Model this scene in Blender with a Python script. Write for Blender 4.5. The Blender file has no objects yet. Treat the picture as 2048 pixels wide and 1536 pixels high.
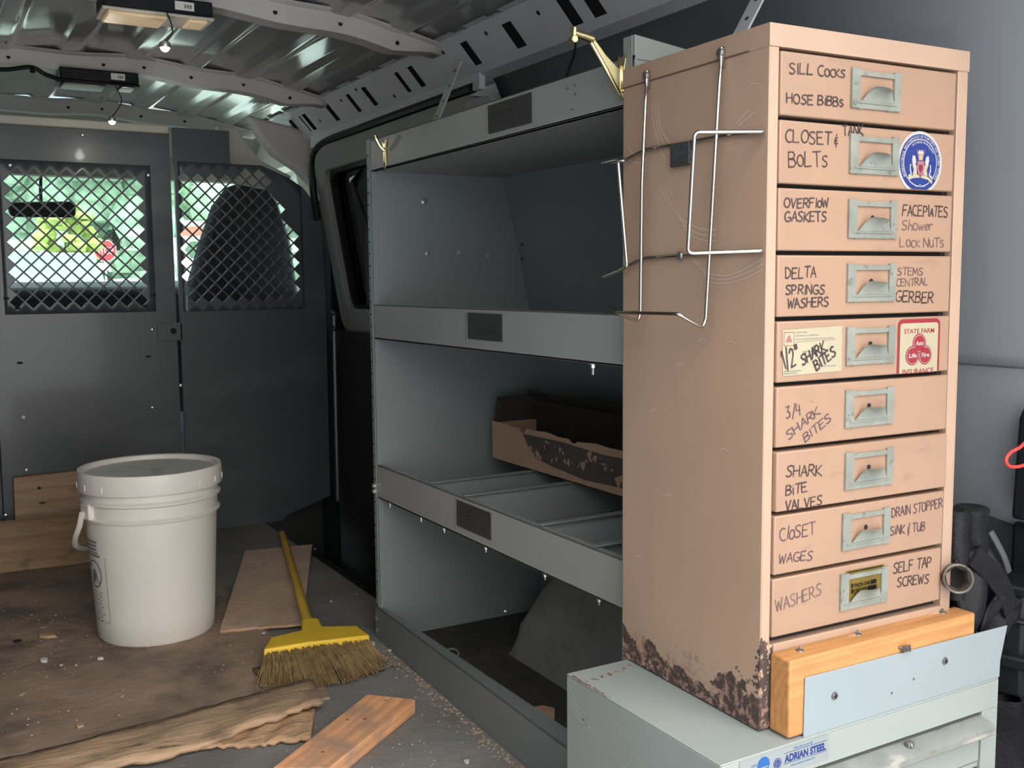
import bpy, bmesh, math, random
from mathutils import Vector, Matrix
random.seed(7)
PI = math.pi
SC = bpy.context.scene
COL = SC.collection

# ---------------------------------------------------------------- camera, world, exposure
def rot_cam(yaw, pitch, roll):
    cy, sy = math.cos(yaw), math.sin(yaw); cp, sp = math.cos(pitch), math.sin(pitch); cr, sr = math.cos(roll), math.sin(roll)
    A = Matrix(((cy, -sy, 0), (0, 0, -1), (sy, cy, 0)))
    P = Matrix(((1, 0, 0), (0, cp, -sp), (0, sp, cp)))
    Q = Matrix(((cr, -sr, 0), (sr, cr, 0), (0, 0, 1)))
    return Q @ P @ A
_M = rot_cam(math.radians(29.9), math.radians(5.7), math.radians(-0.5))
cam_d = bpy.data.cameras.new('camera'); cam = bpy.data.objects.new('camera', cam_d); COL.objects.link(cam)
cam_d.sensor_width = 36; cam_d.lens = 36 * 2045 / 2048; cam_d.clip_start = 0.02; cam_d.clip_end = 300
mw = Matrix.Identity(4)
for i in range(3):
    mw[i][0] = _M[0][i]; mw[i][1] = -_M[1][i]; mw[i][2] = -_M[2][i]
mw[2][3] = 0.75
cam.matrix_world = mw
SC.camera = cam

wd = bpy.data.worlds.new('overcast_sky'); SC.world = wd; wd.use_nodes = True
nt = wd.node_tree; nt.nodes.clear()
wo = nt.nodes.new('ShaderNodeOutputWorld'); wb = nt.nodes.new('ShaderNodeBackground')
tc = nt.nodes.new('ShaderNodeTexCoord'); sx = nt.nodes.new('ShaderNodeSeparateXYZ'); cr_ = nt.nodes.new('ShaderNodeValToRGB')
nt.links.new(tc.outputs['Generated'], sx.inputs[0]); nt.links.new(sx.outputs['Z'], cr_.inputs[0])
cr_.color_ramp.elements[0].position = 0.0; cr_.color_ramp.elements[0].color = (0.66, 0.70, 0.74, 1)
cr_.color_ramp.elements[1].position = 0.6; cr_.color_ramp.elements[1].color = (1.45, 1.47, 1.50, 1)
mr_ = nt.nodes.new('ShaderNodeMapRange'); mr_.inputs['From Min'].default_value = -.1; mr_.inputs['From Max'].default_value = .95
ng = nt.nodes.new('ShaderNodeMath'); ng.operation = 'MULTIPLY'; ng.inputs[1].default_value = -1.0
nt.links.new(sx.outputs['Y'], ng.inputs[0]); nt.links.new(ng.outputs[0], mr_.inputs['Value'])
c2 = nt.nodes.new('ShaderNodeValToRGB'); c2.color_ramp.elements[0].color = (.68, .74, .80, 1); c2.color_ramp.elements[1].color = (1.36, 1.27, 1.15, 1)
nt.links.new(mr_.outputs[0], c2.inputs[0])
mu = nt.nodes.new('ShaderNodeMixRGB'); mu.blend_type = 'MULTIPLY'; mu.inputs[0].default_value = 1
nt.links.new(cr_.outputs[0], mu.inputs[1]); nt.links.new(c2.outputs[0], mu.inputs[2])
nt.links.new(mu.outputs[0], wb.inputs['Color']); wb.inputs['Strength'].default_value = 2.75
nt.links.new(wb.outputs[0], wo.inputs['Surface'])
# the open rear doorway and the windscreen guide the sampling of the sky
def portal(name, loc, rot, sx_, sy_):
    l = bpy.data.lights.new(name, 'AREA'); l.shape = 'RECTANGLE'; l.size = sx_; l.size_y = sy_; l.cycles.is_portal = True
    o = bpy.data.objects.new(name, l); COL.objects.link(o); o.location = loc; o.rotation_euler = rot
portal('sky_portal_rear_door', (0.43, 0.42, 0.66), (PI / 2, 0, PI), 1.74, 1.36)
SC.view_settings.view_transform = 'Standard'; SC.view_settings.look = 'None'
SC.view_settings.gamma = 1.0; SC.view_settings.use_curve_mapping = False
SC.view_settings.exposure = 0.68
SC.cycles.use_denoising = True
SC.cycles.max_bounces = 10; SC.cycles.diffuse_bounces = 6; SC.cycles.glossy_bounces = 5; SC.cycles.transparent_max_bounces = 12
SC.cycles.sample_clamp_indirect = 8.0

# ---------------------------------------------------------------- materials
MATS = {}
def mat(name, col, rough=0.5, metal=0.0, var=0.10, sc=6.0, bump=0.0, bsc=60.0, spots=(), coat=0.0, stretch=(1, 1, 1), emit=None, spec=0.5):
    if name in MATS: return MATS[name]
    m = bpy.data.materials.new(name); m.use_nodes = True; MATS[name] = m
    n = m.node_tree.nodes; L = m.node_tree.links; b = n['Principled BSDF']
    b.inputs['Roughness'].default_value = rough; b.inputs['Metallic'].default_value = metal
    b.inputs['Specular IOR Level'].default_value = spec
    b.inputs['Coat Weight'].default_value = coat; b.inputs['Coat Roughness'].default_value = 0.08
    t = n.new('ShaderNodeTexCoord'); mp = n.new('ShaderNodeMapping'); mp.inputs['Scale'].default_value = stretch
    L.new(t.outputs['Object'], mp.inputs['Vector'])
    nz = n.new('ShaderNodeTexNoise'); nz.inputs['Scale'].default_value = sc; nz.inputs['Detail'].default_value = 6
    L.new(mp.outputs[0], nz.inputs['Vector'])
    r = n.new('ShaderNodeMapRange'); r.inputs['From Min'].default_value = 0.3; r.inputs['From Max'].default_value = 0.7
    r.inputs['To Min'].default_value = 1 - var; r.inputs['To Max'].default_value = 1 + var
    L.new(nz.outputs['Fac'], r.inputs['Value'])
    mx = n.new('ShaderNodeVectorMath'); mx.operation = 'SCALE'; mx.inputs[0].default_value = col
    L.new(r.outputs[0], mx.inputs['Scale'])
    out = mx.outputs[0]
    for (c2, s2, lo, hi, st) in spots:
        mp2 = n.new('ShaderNodeMapping'); mp2.inputs['Scale'].default_value = st
        mp2.inputs['Location'].default_value = (s2 * .37, s2 * .11, s2 * .23)
        L.new(t.outputs['Object'], mp2.inputs['Vector'])
        nz2 = n.new('ShaderNodeTexNoise'); nz2.inputs['Scale'].default_value = s2; nz2.inputs['Detail'].default_value = 7
        nz2.inputs['Roughness'].default_value = .6
        L.new(mp2.outputs[0], nz2.inputs['Vector'])
        r2 = n.new('ShaderNodeMapRange'); r2.inputs['From Min'].default_value = lo; r2.inputs['From Max'].default_value = hi
        L.new(nz2.outputs['Fac'], r2.inputs['Value'])
        m2 = n.new('ShaderNodeMixRGB'); m2.inputs[2].default_value = (*c2, 1)
        L.new(r2.outputs[0], m2.inputs[0]); L.new(out, m2.inputs[1]); out = m2.outputs[0]
    L.new(out, b.inputs['Base Color'])
    if bump:
        nb = n.new('ShaderNodeTexNoise'); nb.inputs['Scale'].default_value = bsc; nb.inputs['Detail'].default_value = 5
        L.new(mp.outputs[0], nb.inputs['Vector'])
        bp = n.new('ShaderNodeBump'); bp.inputs['Strength'].default_value = bump; bp.inputs['Distance'].default_value = 0.01
        L.new(nb.outputs['Fac'], bp.inputs['Height']); L.new(bp.outputs[0], b.inputs['Normal'])
    if emit:
        b.inputs['Emission Color'].default_value = (*emit[0], 1); b.inputs['Emission Strength'].default_value = emit[1]
    return m

def wood(name, light, dark, scale=26.0, off=(0, .05, .03), rough=.6, dirt=None, axis='X', knots=True):
    """ring wood running along an axis: rings on the ends, grain on the faces"""
    if name in MATS: return MATS[name]
    m = bpy.data.materials.new(name); m.use_nodes = True; MATS[name] = m
    n = m.node_tree.nodes; L = m.node_tree.links; b = n['Principled BSDF']; b.inputs['Roughness'].default_value = rough
    t = n.new('ShaderNodeTexCoord'); mp = n.new('ShaderNodeMapping'); mp.inputs['Location'].default_value = off
    st = {'X': (.12, 1, 1), 'Y': (1, .12, 1), 'Z': (1, 1, .12)}[axis]; mp.inputs['Scale'].default_value = st
    L.new(t.outputs['Object'], mp.inputs['Vector'])
    w = n.new('ShaderNodeTexWave'); w.wave_type = 'RINGS'; w.rings_direction = axis; w.wave_profile = 'SAW'
    w.inputs['Scale'].default_value = scale; w.inputs['Distortion'].default_value = 1.6; w.inputs['Detail'].default_value = 3; w.inputs['Detail Scale'].default_value = 1.2
    L.new(mp.outputs[0], w.inputs['Vector'])
    cr = n.new('ShaderNodeValToRGB'); e = cr.color_ramp.elements
    e[0].position = .2; e[0].color = (*light, 1); e[1].position = 1; e[1].color = (*dark, 1)
    L.new(w.outputs['Fac'], cr.inputs[0]); out = cr.outputs[0]
    mp3 = n.new('ShaderNodeMapping'); mp3.inputs['Scale'].default_value = tuple(.15 if s < 1 else 1 for s in st); L.new(t.outputs['Object'], mp3.inputs['Vector'])
    nz = n.new('ShaderNodeTexNoise'); nz.inputs['Scale'].default_value = 90; nz.inputs['Detail'].default_value = 6; L.new(mp3.outputs[0], nz.inputs['Vector'])
    r = n.new('ShaderNodeMapRange'); r.inputs['To Min'].default_value = .78; r.inputs['To Max'].default_value = 1.16; r.inputs['From Min'].default_value = .25; r.inputs['From Max'].default_value = .75
    L.new(nz.outputs['Fac'], r.inputs['Value'])
    vm = n.new('ShaderNodeVectorMath'); vm.operation = 'SCALE'; L.new(out, vm.inputs[0]); L.new(r.outputs[0], vm.inputs['Scale']); out = vm.outputs[0]
    if dirt:
        nd = n.new('ShaderNodeTexNoise'); nd.inputs['Scale'].default_value = 14; nd.inputs['Detail'].default_value = 8; L.new(t.outputs['Object'], nd.inputs['Vector'])
        rd = n.new('ShaderNodeMapRange'); rd.inputs['From Min'].default_value = dirt[1]; rd.inputs['From Max'].default_value = dirt[2]; L.new(nd.outputs['Fac'], rd.inputs['Value'])
        md = n.new('ShaderNodeMixRGB'); md.inputs[2].default_value = (*dirt[0], 1); L.new(rd.outputs[0], md.inputs[0]); L.new(out, md.inputs[1]); out = md.outputs[0]
    L.new(out, b.inputs['Base Color'])
    bp = n.new('ShaderNodeBump'); bp.inputs['Strength'].default_value = .25; bp.inputs['Distance'].default_value = .002
    L.new(nz.outputs['Fac'], bp.inputs['Height']); L.new(bp.outputs[0], b.inputs['Normal'])
    return m

def rusty(name, col):
    """tan cabinet enamel with flaked, rusted metal along the bottom edge"""
    m = mat(name, col, rough=.42, var=.05, sc=9, spots=(((.17, .115, .09), 120, .715, .77, (1, 1, 1)), ((.45, .36, .29), 70, .735, .77, (1, .4, 1))))
    n = m.node_tree.nodes; L = m.node_tree.links; b = n['Principled BSDF']
    src = b.inputs['Base Color'].links[0].from_socket
    t = n.new('ShaderNodeTexCoord'); s = n.new('ShaderNodeSeparateXYZ'); L.new(t.outputs['Object'], s.inputs[0])
    def math_(op, a, c):
        q = n.new('ShaderNodeMath'); q.operation = op
        for i, v in enumerate((a, c)):
            if hasattr(v, 'links') or hasattr(v, 'is_linked'): L.new(v, q.inputs[i])
            else: q.inputs[i].default_value = v
        return q.outputs[0]
    def noise(sc, det=8):
        q = n.new('ShaderNodeTexNoise'); q.inputs['Scale'].default_value = sc; q.inputs['Detail'].default_value = det; q.inputs['Roughness'].default_value = .62
        L.new(t.outputs['Object'], q.inputs['Vector']); return q.outputs['Fac']
    def step(v, lo, hi):
        q = n.new('ShaderNodeMapRange'); q.inputs['From Min'].default_value = lo; q.inputs['From Max'].default_value = hi; L.new(v, q.inputs['Value']); return q.outputs[0]
    # flake height: tall near the front corner (y = 0), low towards the back, ragged
    near = step(s.outputs['Y'], .075, .0)
    back = step(s.outputs['Y'], .11, .25)
    h = math_('ADD', math_('MULTIPLY', near, .085), math_('ADD', math_('MULTIPLY', back, .015), .030))
    h = math_('MULTIPLY', h, math_('ADD', math_('MULTIPLY', step(noise(24), .30, .70), 1.1), .25))
    dark = step(math_('SUBTRACT', h, s.outputs['Z']), -.001, .001)
    infront = step(s.outputs['Y'], .017, .015); stile = step(s.outputs['X'], .0195, .0185)
    keep = math_('SUBTRACT', 1.0, math_('MULTIPLY', infront, math_('SUBTRACT', 1.0, stile)))
    gate = math_('MULTIPLY', math_('MULTIPLY', dark, step(noise(34), .40, .44)), keep)
    m1 = n.new('ShaderNodeMixRGB'); m1.inputs[2].default_value = (.050, .033, .028, 1); L.new(gate, m1.inputs[0]); L.new(src, m1.inputs[1])
    # primer and orange rust speckle close to the bottom
    lowz = step(math_('SUBTRACT', math_('MULTIPLY', step(noise(30), .3, .7), .06), s.outputs['Z']), -.010, .012)
    sp = math_('MULTIPLY', math_('MULTIPLY', lowz, keep), step(noise(120), .49, .56))
    cr = n.new('ShaderNodeValToRGB'); cr.color_ramp.elements[0].position = .35; cr.color_ramp.elements[0].color = (.10, .045, .030, 1)
    cr.color_ramp.elements[1].position = .6; cr.color_ramp.elements[1].color = (.25, .155, .13, 1); L.new(noise(60), cr.inputs[0])
    m2 = n.new('ShaderNodeMixRGB'); L.new(sp, m2.inputs[0]); L.new(m1.outputs[0], m2.inputs[1]); L.new(cr.outputs[0], m2.inputs[2])
    L.new(m2.outputs[0], b.inputs['Base Color'])
    rr = n.new('ShaderNodeMapRange'); rr.inputs['To Min'].default_value = .42; rr.inputs['To Max'].default_value = .85; L.new(gate, rr.inputs['Value']); L.new(rr.outputs[0], b.inputs['Roughness'])
    return m

def glass(name, tint, refl=.08):
    m = bpy.data.materials.new(name); m.use_nodes = True; MATS[name] = m
    n = m.node_tree.nodes; L = m.node_tree.links; n.clear()
    o = n.new('ShaderNodeOutputMaterial'); tr = n.new('ShaderNodeBsdfTransparent'); gl = n.new('ShaderNodeBsdfGlossy'); mx = n.new('ShaderNodeMixShader')
    mx.inputs[0].default_value = refl
    tr.inputs['Color'].default_value = (*tint, 1); gl.inputs['Roughness'].default_value = .02
    L.new(tr.outputs[0], mx.inputs[1]); L.new(gl.outputs[0], mx.inputs[2]); L.new(mx.outputs[0], o.inputs['Surface'])
    return m

TAN = rusty('tan_enamel', (.36, .245, .178))
TAN_SIDE = TAN
DRAWER = mat('drawer_enamel', (.288, .180, .123), rough=.40, var=.045, sc=11, spots=(((.10, .065, .05), 95, .715, .77, (1, 1, 1)), ((.21, .135, .095), 16, .60, .80, (1, 1, 3)), ((.16, .10, .07), 45, .70, .78, (.35, 1, 1.6))))
DARKGAP = mat('dark_cavity', (.012, .011, .011), rough=.9, var=.02)  # near-black stands in for the shade in gaps, slots and holes
HOLDER = mat('worn_zinc', (.27, .28, .245), rough=.40, metal=.45, var=.16, sc=40, spots=(((.10, .105, .09), 80, .60, .74, (1, 1, 1)),))
INK = mat('black_marker', (.035, .022, .025), rough=.6, var=.3, sc=60)
INKF = mat('faded_marker', (.12, .075, .07), rough=.6, var=.35, sc=60)
INKP = mat('purple_marker', (.065, .035, .05), rough=.6, var=.3, sc=60)
CHROME = mat('bright_wire', (.46, .44, .41), rough=.2, metal=1.0, var=.06, sc=30)
SCREW = mat('grey_screw', (.20, .20, .20), rough=.45, metal=.8, var=.2, sc=200)
STEELBOLT = mat('zinc_bolt', (.65, .65, .62), rough=.3, metal=.9, var=.1, sc=100)
GREYSTEEL = mat('grey_blue_steel_paint', (.20, .222, .228), rough=.42, var=.06, sc=5, spots=(((.12, .12, .12), 90, .73, .8, (1, 1, 1)),))
LIPSTEEL = mat('grey_lip_paint', (.27, .28, .278), rough=.38, var=.06, sc=4, spots=(((.38, .37, .35), 60, .74, .82, (1, .3, 1)),))
CHEST = mat('grey_chest_paint', (.25, .278, .27), rough=.42, var=.05, sc=5, spots=(((.62, .62, .58), 55, .735, .77, (1, .35, 1)), ((.24, .15, .11), 32, .70, .78, (1, 1, 1)), ((.06, .06, .06), 130, .74, .78, (1, 1, 1))))
CHESTWORN = mat('worn_handle_paint', (.18, .187, .175), rough=.5, var=.18, sc=30, spots=(((.30, .29, .265), 40, .56, .64, (.4, 1, 1)), ((.14, .12, .10), 70, .64, .70, (.5, 1, 1))))
PLATE = mat('pale_blue_grey_plate', (.225, .265, .285), rough=.38, var=.04, sc=6, spots=(((.2, .2, .2), 120, .75, .8, (1, 1, 1)),))
PINE = wood('fresh_pine', (.43, .205, .072), (.37, .165, .054), scale=34, off=(0, .06, -.02))
PINE_OLD = wood('aged_pine', (.37, .245, .15), (.31, .195, .115), scale=9, off=(0, .02, .09), dirt=((.10, .06, .04), .62, .75))
PINE_ORANGE = wood('weathered_orange_pine', (.86, .44, .23), (.68, .33, .16), scale=26, off=(0, .1, .04), dirt=((.40, .26, .19), .5, .72))
PLY = mat('dirty_plywood', (.30, .215, .16), rough=.75, var=.22, sc=5, bump=.35, bsc=50, spots=(((.14, .105, .08), 7, .50, .68, (1, 1, 1)), ((.42, .33, .26), 34, .66, .78, (1, 2, 1))))
PLYSTRIP = mat('torn_veneer', (.40, .27, .17), rough=.75, var=.2, sc=8, bump=.5, bsc=70, stretch=(.25, 1, 1), spots=(((.10, .07, .05), 40, .60, .72, (.3, 1, 1)), ((.15, .105, .075), 9, .5, .7, (1, 1, 1))))
PLYEDGE = mat('fresh_split_wood', (.46, .29, .17), rough=.75, var=.25, sc=40, bump=.6, bsc=90, stretch=(.3, 1, 1))
RUBBER = mat('dark_rubber_mat', (.18, .176, .17), rough=.72, var=.3, sc=5, bump=.3, bsc=40, spots=(((.20, .17, .14), 9, .56, .76, (1, 1, 1)), ((.30, .28, .25), 55, .68, .76, (1, 1, 1))))
ROOF = mat('glossy_grey_roof_paint', (.265, .268, .27), rough=.15, var=.05, sc=4, coat=.55)
RIB = mat('grey_rib_paint', (.48, .455, .445), rough=.45, var=.07, sc=7, spots=(((.30, .29, .27), 50, .7, .8, (1, 1, 1)),))
RAILP = mat('grey_rail_paint', (.62, .63, .66), rough=.42, var=.07, sc=7)
WALLP = mat('grey_wall_paint', (.108, .117, .133), rough=.5, var=.03, sc=3, spots=(((.08, .08, .08), 28, .76, .79, (1, 1, 1)),))
PARTM = mat('charcoal_partition_paint', (.068, .075, .083), rough=.34, var=.06, sc=4, spots=(((.12, .125, .135), 4, .52, .8, (.6, 1, 1.6)),), coat=.15)
BLACKP = mat('black_plastic', (.010, .0105, .012), rough=.42, var=.15, sc=12, spec=.16)
BLACKF = mat('black_fabric', (.012, .012, .014), spec=.1, rough=.85, var=.25, sc=16, bump=.4, bsc=220, spots=(((.05, .05, .05), 90, .72, .8, (1, 1, 1)),))
LEATHER = mat('black_leather', (.010, .010, .012), rough=.46, var=.25, sc=20, bump=.15, bsc=160, spec=.14)
SOCKM = mat('grimy_steel', (.22, .20, .18), rough=.48, metal=.9, var=.25, sc=90, spots=(((.05, .045, .04), 120, .55, .68, (1, 1, 1)),))
BRASS = mat('polished_brass', (.68, .58, .32), rough=.2, metal=1.0, var=.08, sc=30)
WHITEP = mat('white_pail_plastic', (.70, .665, .615), rough=.42, var=.04, sc=7, spots=(((.36, .29, .20), 22, .70, .80, (1, 1, 1)),))
LIDTOP = mat('dirty_lid_plastic', (.50, .49, .45), rough=.5, var=.15, sc=9, spots=(((.24, .20, .14), 14, .56, .72, (1, 1, 1)),))
PRINT = mat('dark_print', (.04, .045, .055), rough=.5, var=.1)
YELLOW = mat('yellow_plastic', (.80, .53, .04), rough=.42, var=.10, sc=18, spots=(((.22, .13, .02), 26, .66, .76, (1, 1, 1)),))
BRISTLE = mat('straw_bristle', (.30, .20, .09), rough=.7, var=.35, sc=60)
CARD = mat('brown_cardboard', (.40, .26, .17), rough=.8, var=.08, sc=14, spots=(((.16, .10, .065), 18, .62, .75, (1, 1, 1)),))
WHITE = mat('white_paper', (.72, .71, .66), rough=.6, var=.04)
CREAM = mat('cream_paper', (.31, .275, .19), rough=.6, var=.05, sc=30)
SIGNRED = mat('sign_red', (.52, .035, .055), rough=.5)
PAPERW = mat('white_sticker', (.34, .335, .33), rough=.5, var=.04)
RED = mat('red_print', (.20, .014, .022), rough=.5, var=.08)
BLUE = mat('blue_print', (.010, .024, .15), rough=.45, var=.05)
BLUE2 = mat('bright_blue_print', (.012, .08, .27), rough=.45, var=.05)
PALEBLUE = mat('pale_sticker', (.215, .24, .245), rough=.4, var=.03)
PINKP = mat('pink_print', (.27, .10, .115), rough=.5, var=.1)
GOLDC = mat('gold_card', (.16, .11, .022), rough=.35, metal=.3, var=.12, sc=40)
GREYPR = mat('grey_fine_print', (.13, .12, .11), rough=.6)
LABELM = mat('dark_grey_label', (.034, .034, .035), rough=.6, var=.15, sc=20)
BEIGE = mat('beige_trim_plastic', (.55, .52, .45), rough=.55, var=.05)
HEADL = mat('grey_headliner', (.27, .25, .23), rough=.9, var=.06, sc=30)
SEATF = mat('dark_seat_fabric', (.030, .031, .034), rough=.9, var=.2, sc=60, bump=.2, bsc=200)
WELL = mat('wheel_well_paint', (.20, .205, .20), rough=.6, var=.12, sc=6, spots=(((.08, .075, .07), 8, .55, .75, (1, 1, 1)),))
LENSW = mat('warm_lamp_lens', (.55, .45, .32), rough=.35, emit=((1.0, .68, .36), .13))
LED = mat('lit_led_lens', (.9, .9, .8), rough=.3, emit=((1.0, .97, .82), 30))
REDWIRE = mat('red_wire_insulation', (.55, .05, .04), rough=.4, var=.05)
GLASSW = glass('windscreen_glass', (.66, .84, .75)); GLASSD = glass('dim_side_glass', (.012, .012, .013), .14)
TAPE = mat('black_tape', (.03, .032, .035), rough=.35, var=.5, sc=120, bump=.5, bsc=200)

# ---------------------------------------------------------------- mesh helpers
class MB:
    def __init__(s): s.v = []; s.f = []; s.m = []
    def add(s, vs, fs, mi=0):
        o = len(s.v); s.v += [tuple(p) for p in vs]; s.f += [tuple(i + o for i in f) for f in fs]; s.m += [mi] * len(fs); return s
    def box(s, x0, x1, y0, y1, z0, z1, mi=0):
        return s.add([(x0, y0, z0), (x1, y0, z0), (x1, y1, z0), (x0, y1, z0), (x0, y0, z1), (x1, y0, z1), (x1, y1, z1), (x0, y1, z1)],
                     [(0, 3, 2, 1), (4, 5, 6, 7), (0, 1, 5, 4), (1, 2, 6, 5), (2, 3, 7, 6), (3, 0, 4, 7)], mi)
    def prism(s, pts, axis, a0, a1, mi=0):
        """polygon extruded along axis. pts order: X->(y,z)  Y->(x,z)  Z->(x,y)"""
        k = len(pts)
        def P(p, a): return {'X': (a, p[0], p[1]), 'Y': (p[0], a, p[1]), 'Z': (p[0], p[1], a)}[axis]
        vs = [P(p, a0) for p in pts] + [P(p, a1) for p in pts]
        return s.add(vs, [tuple(range(k - 1, -1, -1)), tuple(range(k, 2 * k))] + [(i, (i + 1) % k, (i + 1) % k + k, i + k) for i in range(k)], mi)
    def hexa(s, b, t, mi=0):
        """eight corners: four bottom, four top, same order"""
        return s.add(list(b) + list(t), [(0, 3, 2, 1), (4, 5, 6, 7), (0, 1, 5, 4), (1, 2, 6, 5), (2, 3, 7, 6), (3, 0, 4, 7)], mi)
    def tube(s, pts, r, n=8, mi=0, flat=None):
        pts = [Vector(p) for p in pts]; rs = r if isinstance(r, (list, tuple)) else [r] * len(pts)
        up = None; vs = []; k = len(pts)
        for i, p in enumerate(pts):
            t = (pts[min(i + 1, k - 1)] - pts[max(i - 1, 0)]).normalized()
            if up is None:
                up = Vector((0, 0, 1)) if abs(t.z) < .9 else Vector((1, 0, 0))
            a = (up - t * up.dot(t)).normalized(); up = a; b = t.cross(a)
            for j in range(n):
                w = 2 * PI * j / n; vs.append(p + (a * math.cos(w) + b * math.sin(w) * (flat or 1)) * rs[i])
        fs = [(i * n + j, i * n + (j + 1) % n, (i + 1) * n + (j + 1) % n, (i + 1) * n + j) for i in range(k - 1) for j in range(n)]
        fs += [tuple(range(n - 1, -1, -1)), tuple((k - 1) * n + j for j in range(n))]
        return s.add(vs, fs, mi)
    def lathe(s, prof, c=(0, 0, 0), n=48, mi=0, ax=None, close=False):
        """profile of (radius, height) turned about Z (or the direction ax) at c"""
        q = Vector((0, 0, 1)).rotation_difference(Vector(ax).normalized()) if ax else None
        c = Vector(c); vs = []
        for (r, z) in prof:
            for j in range(n):
                w = 2 * PI * j / n; p = Vector((r * math.cos(w), r * math.sin(w), z))
                if q: p = q @ p
                vs.append(c + p)
        k = len(prof)
        fs = [(i * n + j, i * n + (j + 1) % n, (i + 1) * n + (j + 1) % n, (i + 1) * n + j) for i in range(k - 1) for j in range(n)]
        if not close: fs += [tuple(range(n - 1, -1, -1)), tuple((k - 1) * n + j for j in range(n))]
        return s.add(vs, fs, mi)
    def ball(s, c, r, n=10, mi=0, sc=(1, 1, 1)):
        prof = [(math.sin(PI * i / n), -math.cos(PI * i / n)) for i in range(1, n)]
        o = len(s.v); s.lathe([(a * r, b * r) for a, b in prof], (0, 0, 0), 2 * n, mi)
        for i in range(o, len(s.v)):
            v = s.v[i]; s.v[i] = (c[0] + v[0] * sc[0], c[1] + v[1] * sc[1], c[2] + v[2] * sc[2])
        return s
    def poly(s, pts, mi=0): return s.add(pts, [tuple(range(len(pts)))], mi)
    def grid(s, fn, nu, nv, mi=0):
        vs = [fn(i / nu, j / nv) for j in range(nv + 1) for i in range(nu + 1)]
        return s.add(vs, [(j * (nu + 1) + i, j * (nu + 1) + i + 1, (j + 1) * (nu + 1) + i + 1, (j + 1) * (nu + 1) + i) for j in range(nv) for i in range(nu)], mi)
    def build(s, name, mats, parent=None, local=False, bevel=0, seg=2, smooth=None, solid=0, weld=False, loc=None):
        if not isinstance(mats, (list, tuple)): mats = [mats]
        vs = [Vector(v) for v in s.v]; at = Vector((0, 0, 0))
        if parent is not None:
            if not local:
                inv = XF[parent.name].inverted(); vs = [inv @ v for v in vs]
        elif not local:
            at = Vector(loc) if loc else Vector(((min(v.x for v in vs) + max(v.x for v in vs)) / 2, (min(v.y for v in vs) + max(v.y for v in vs)) / 2, min(v.z for v in vs)))
            vs = [v - at for v in vs]
        me = bpy.data.meshes.new(name); me.from_pydata([tuple(v) for v in vs], [], s.f)
        for m in mats: me.materials.append(m)
        for p, i in zip(me.polygons, s.m): p.material_index = i
        bm = bmesh.new(); bm.from_mesh(me)
        if weld: bmesh.ops.remove_doubles(bm, verts=bm.verts, dist=1e-5)
        bmesh.ops.recalc_face_normals(bm, faces=bm.faces)
        bm.to_mesh(me); bm.free()
        ang = 40 if smooth is None else smooth
        if ang:
            for p in me.polygons: p.use_smooth = True
            me.set_sharp_from_angle(angle=math.radians(ang))
        o = bpy.data.objects.new(name, me); COL.objects.link(o); o.location = at
        if parent is not None: o.parent = parent; XF[o.name] = XF[parent.name].copy()
        else: XF[o.name] = Matrix.Translation(at)
        if solid:
            d = o.modifiers.new('solid', 'SOLIDIFY'); d.thickness = solid; d.offset = 0
        if bevel:
            d = o.modifiers.new('bevel', 'BEVEL'); d.width = bevel; d.segments = seg; d.limit_method = 'ANGLE'; d.angle_limit = math.radians(35)
        return o
XF = {}
def thing(name, label, cat, loc=(0, 0, 0), rz=0, group=None):
    o = bpy.data.objects.new(name, None); COL.objects.link(o); o.location = loc; o.rotation_euler = (0, 0, rz); o.empty_display_size = .05
    XF[o.name] = Matrix.Translation(Vector(loc)) @ Matrix.Rotation(rz, 4, 'Z')
    return tag(o, label, cat, group)
def tag(o, label, cat, group=None, kind=None):
    o['label'] = label; o['category'] = cat
    if group: o['group'] = group
    if kind: o['kind'] = kind
    return o
def struct(o, label=None):
    o['kind'] = 'structure'
    if label: o['label'] = label
    return o
def sempty(name, loc=(0, 0, 0), label=None):
    o = bpy.data.objects.new(name, None); COL.objects.link(o); o.location = loc; o.empty_display_size = .05; XF[o.name] = Matrix.Translation(Vector(loc))
    return struct(o, label)
def lab(o, t): o['label'] = t; return o
def bez(pts, n=8):
    """smooth curve through points"""
    P = [Vector(p) for p in pts]; out = []
    for i in range(len(P) - 1):
        a = P[max(i - 1, 0)]; b = P[i]; c = P[i + 1]; d = P[min(i + 2, len(P) - 1)]
        for k in range(n):
            t = k / n
            out.append(.5 * ((2 * b) + (c - a) * t + (2 * a - 5 * b + 4 * c - d) * t * t + (3 * b - a - 3 * c + d) * t ** 3))
    return out + [P[-1]]
def rounded(pts, r, n=5):
    """polyline with its inner corners rounded"""
    P = [Vector(p) for p in pts]; out = [P[0]]
    for i in range(1, len(P) - 1):
        a = (P[i - 1] - P[i]); b = (P[i + 1] - P[i]); q = min(r, a.length * .45, b.length * .45)
        s0 = P[i] + a.normalized() * q; s1 = P[i] + b.normalized() * q
        for k in range(n + 1):
            t = k / n; out.append(s0 * (1 - t) ** 2 + P[i] * 2 * t * (1 - t) + s1 * t * t)
    return out + [P[-1]]
def clip(poly, a, b, c):
    """keep the side a*x + b*z <= c of a convex polygon"""
    out = []
    for i in range(len(poly)):
        p, q = poly[i], poly[(i + 1) % len(poly)]; dp = a * p[0] + b * p[1] - c; dq = a * q[0] + b * q[1] - c
        if dp <= 1e-9: out.append(p)
        if (dp < -1e-9 and dq > 1e-9) or (dp > 1e-9 and dq < -1e-9):
            t = dp / (dp - dq); out.append((p[0] + (q[0] - p[0]) * t, p[1] + (q[1] - p[1]) * t))
    return out
_FONT = {}
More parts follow.
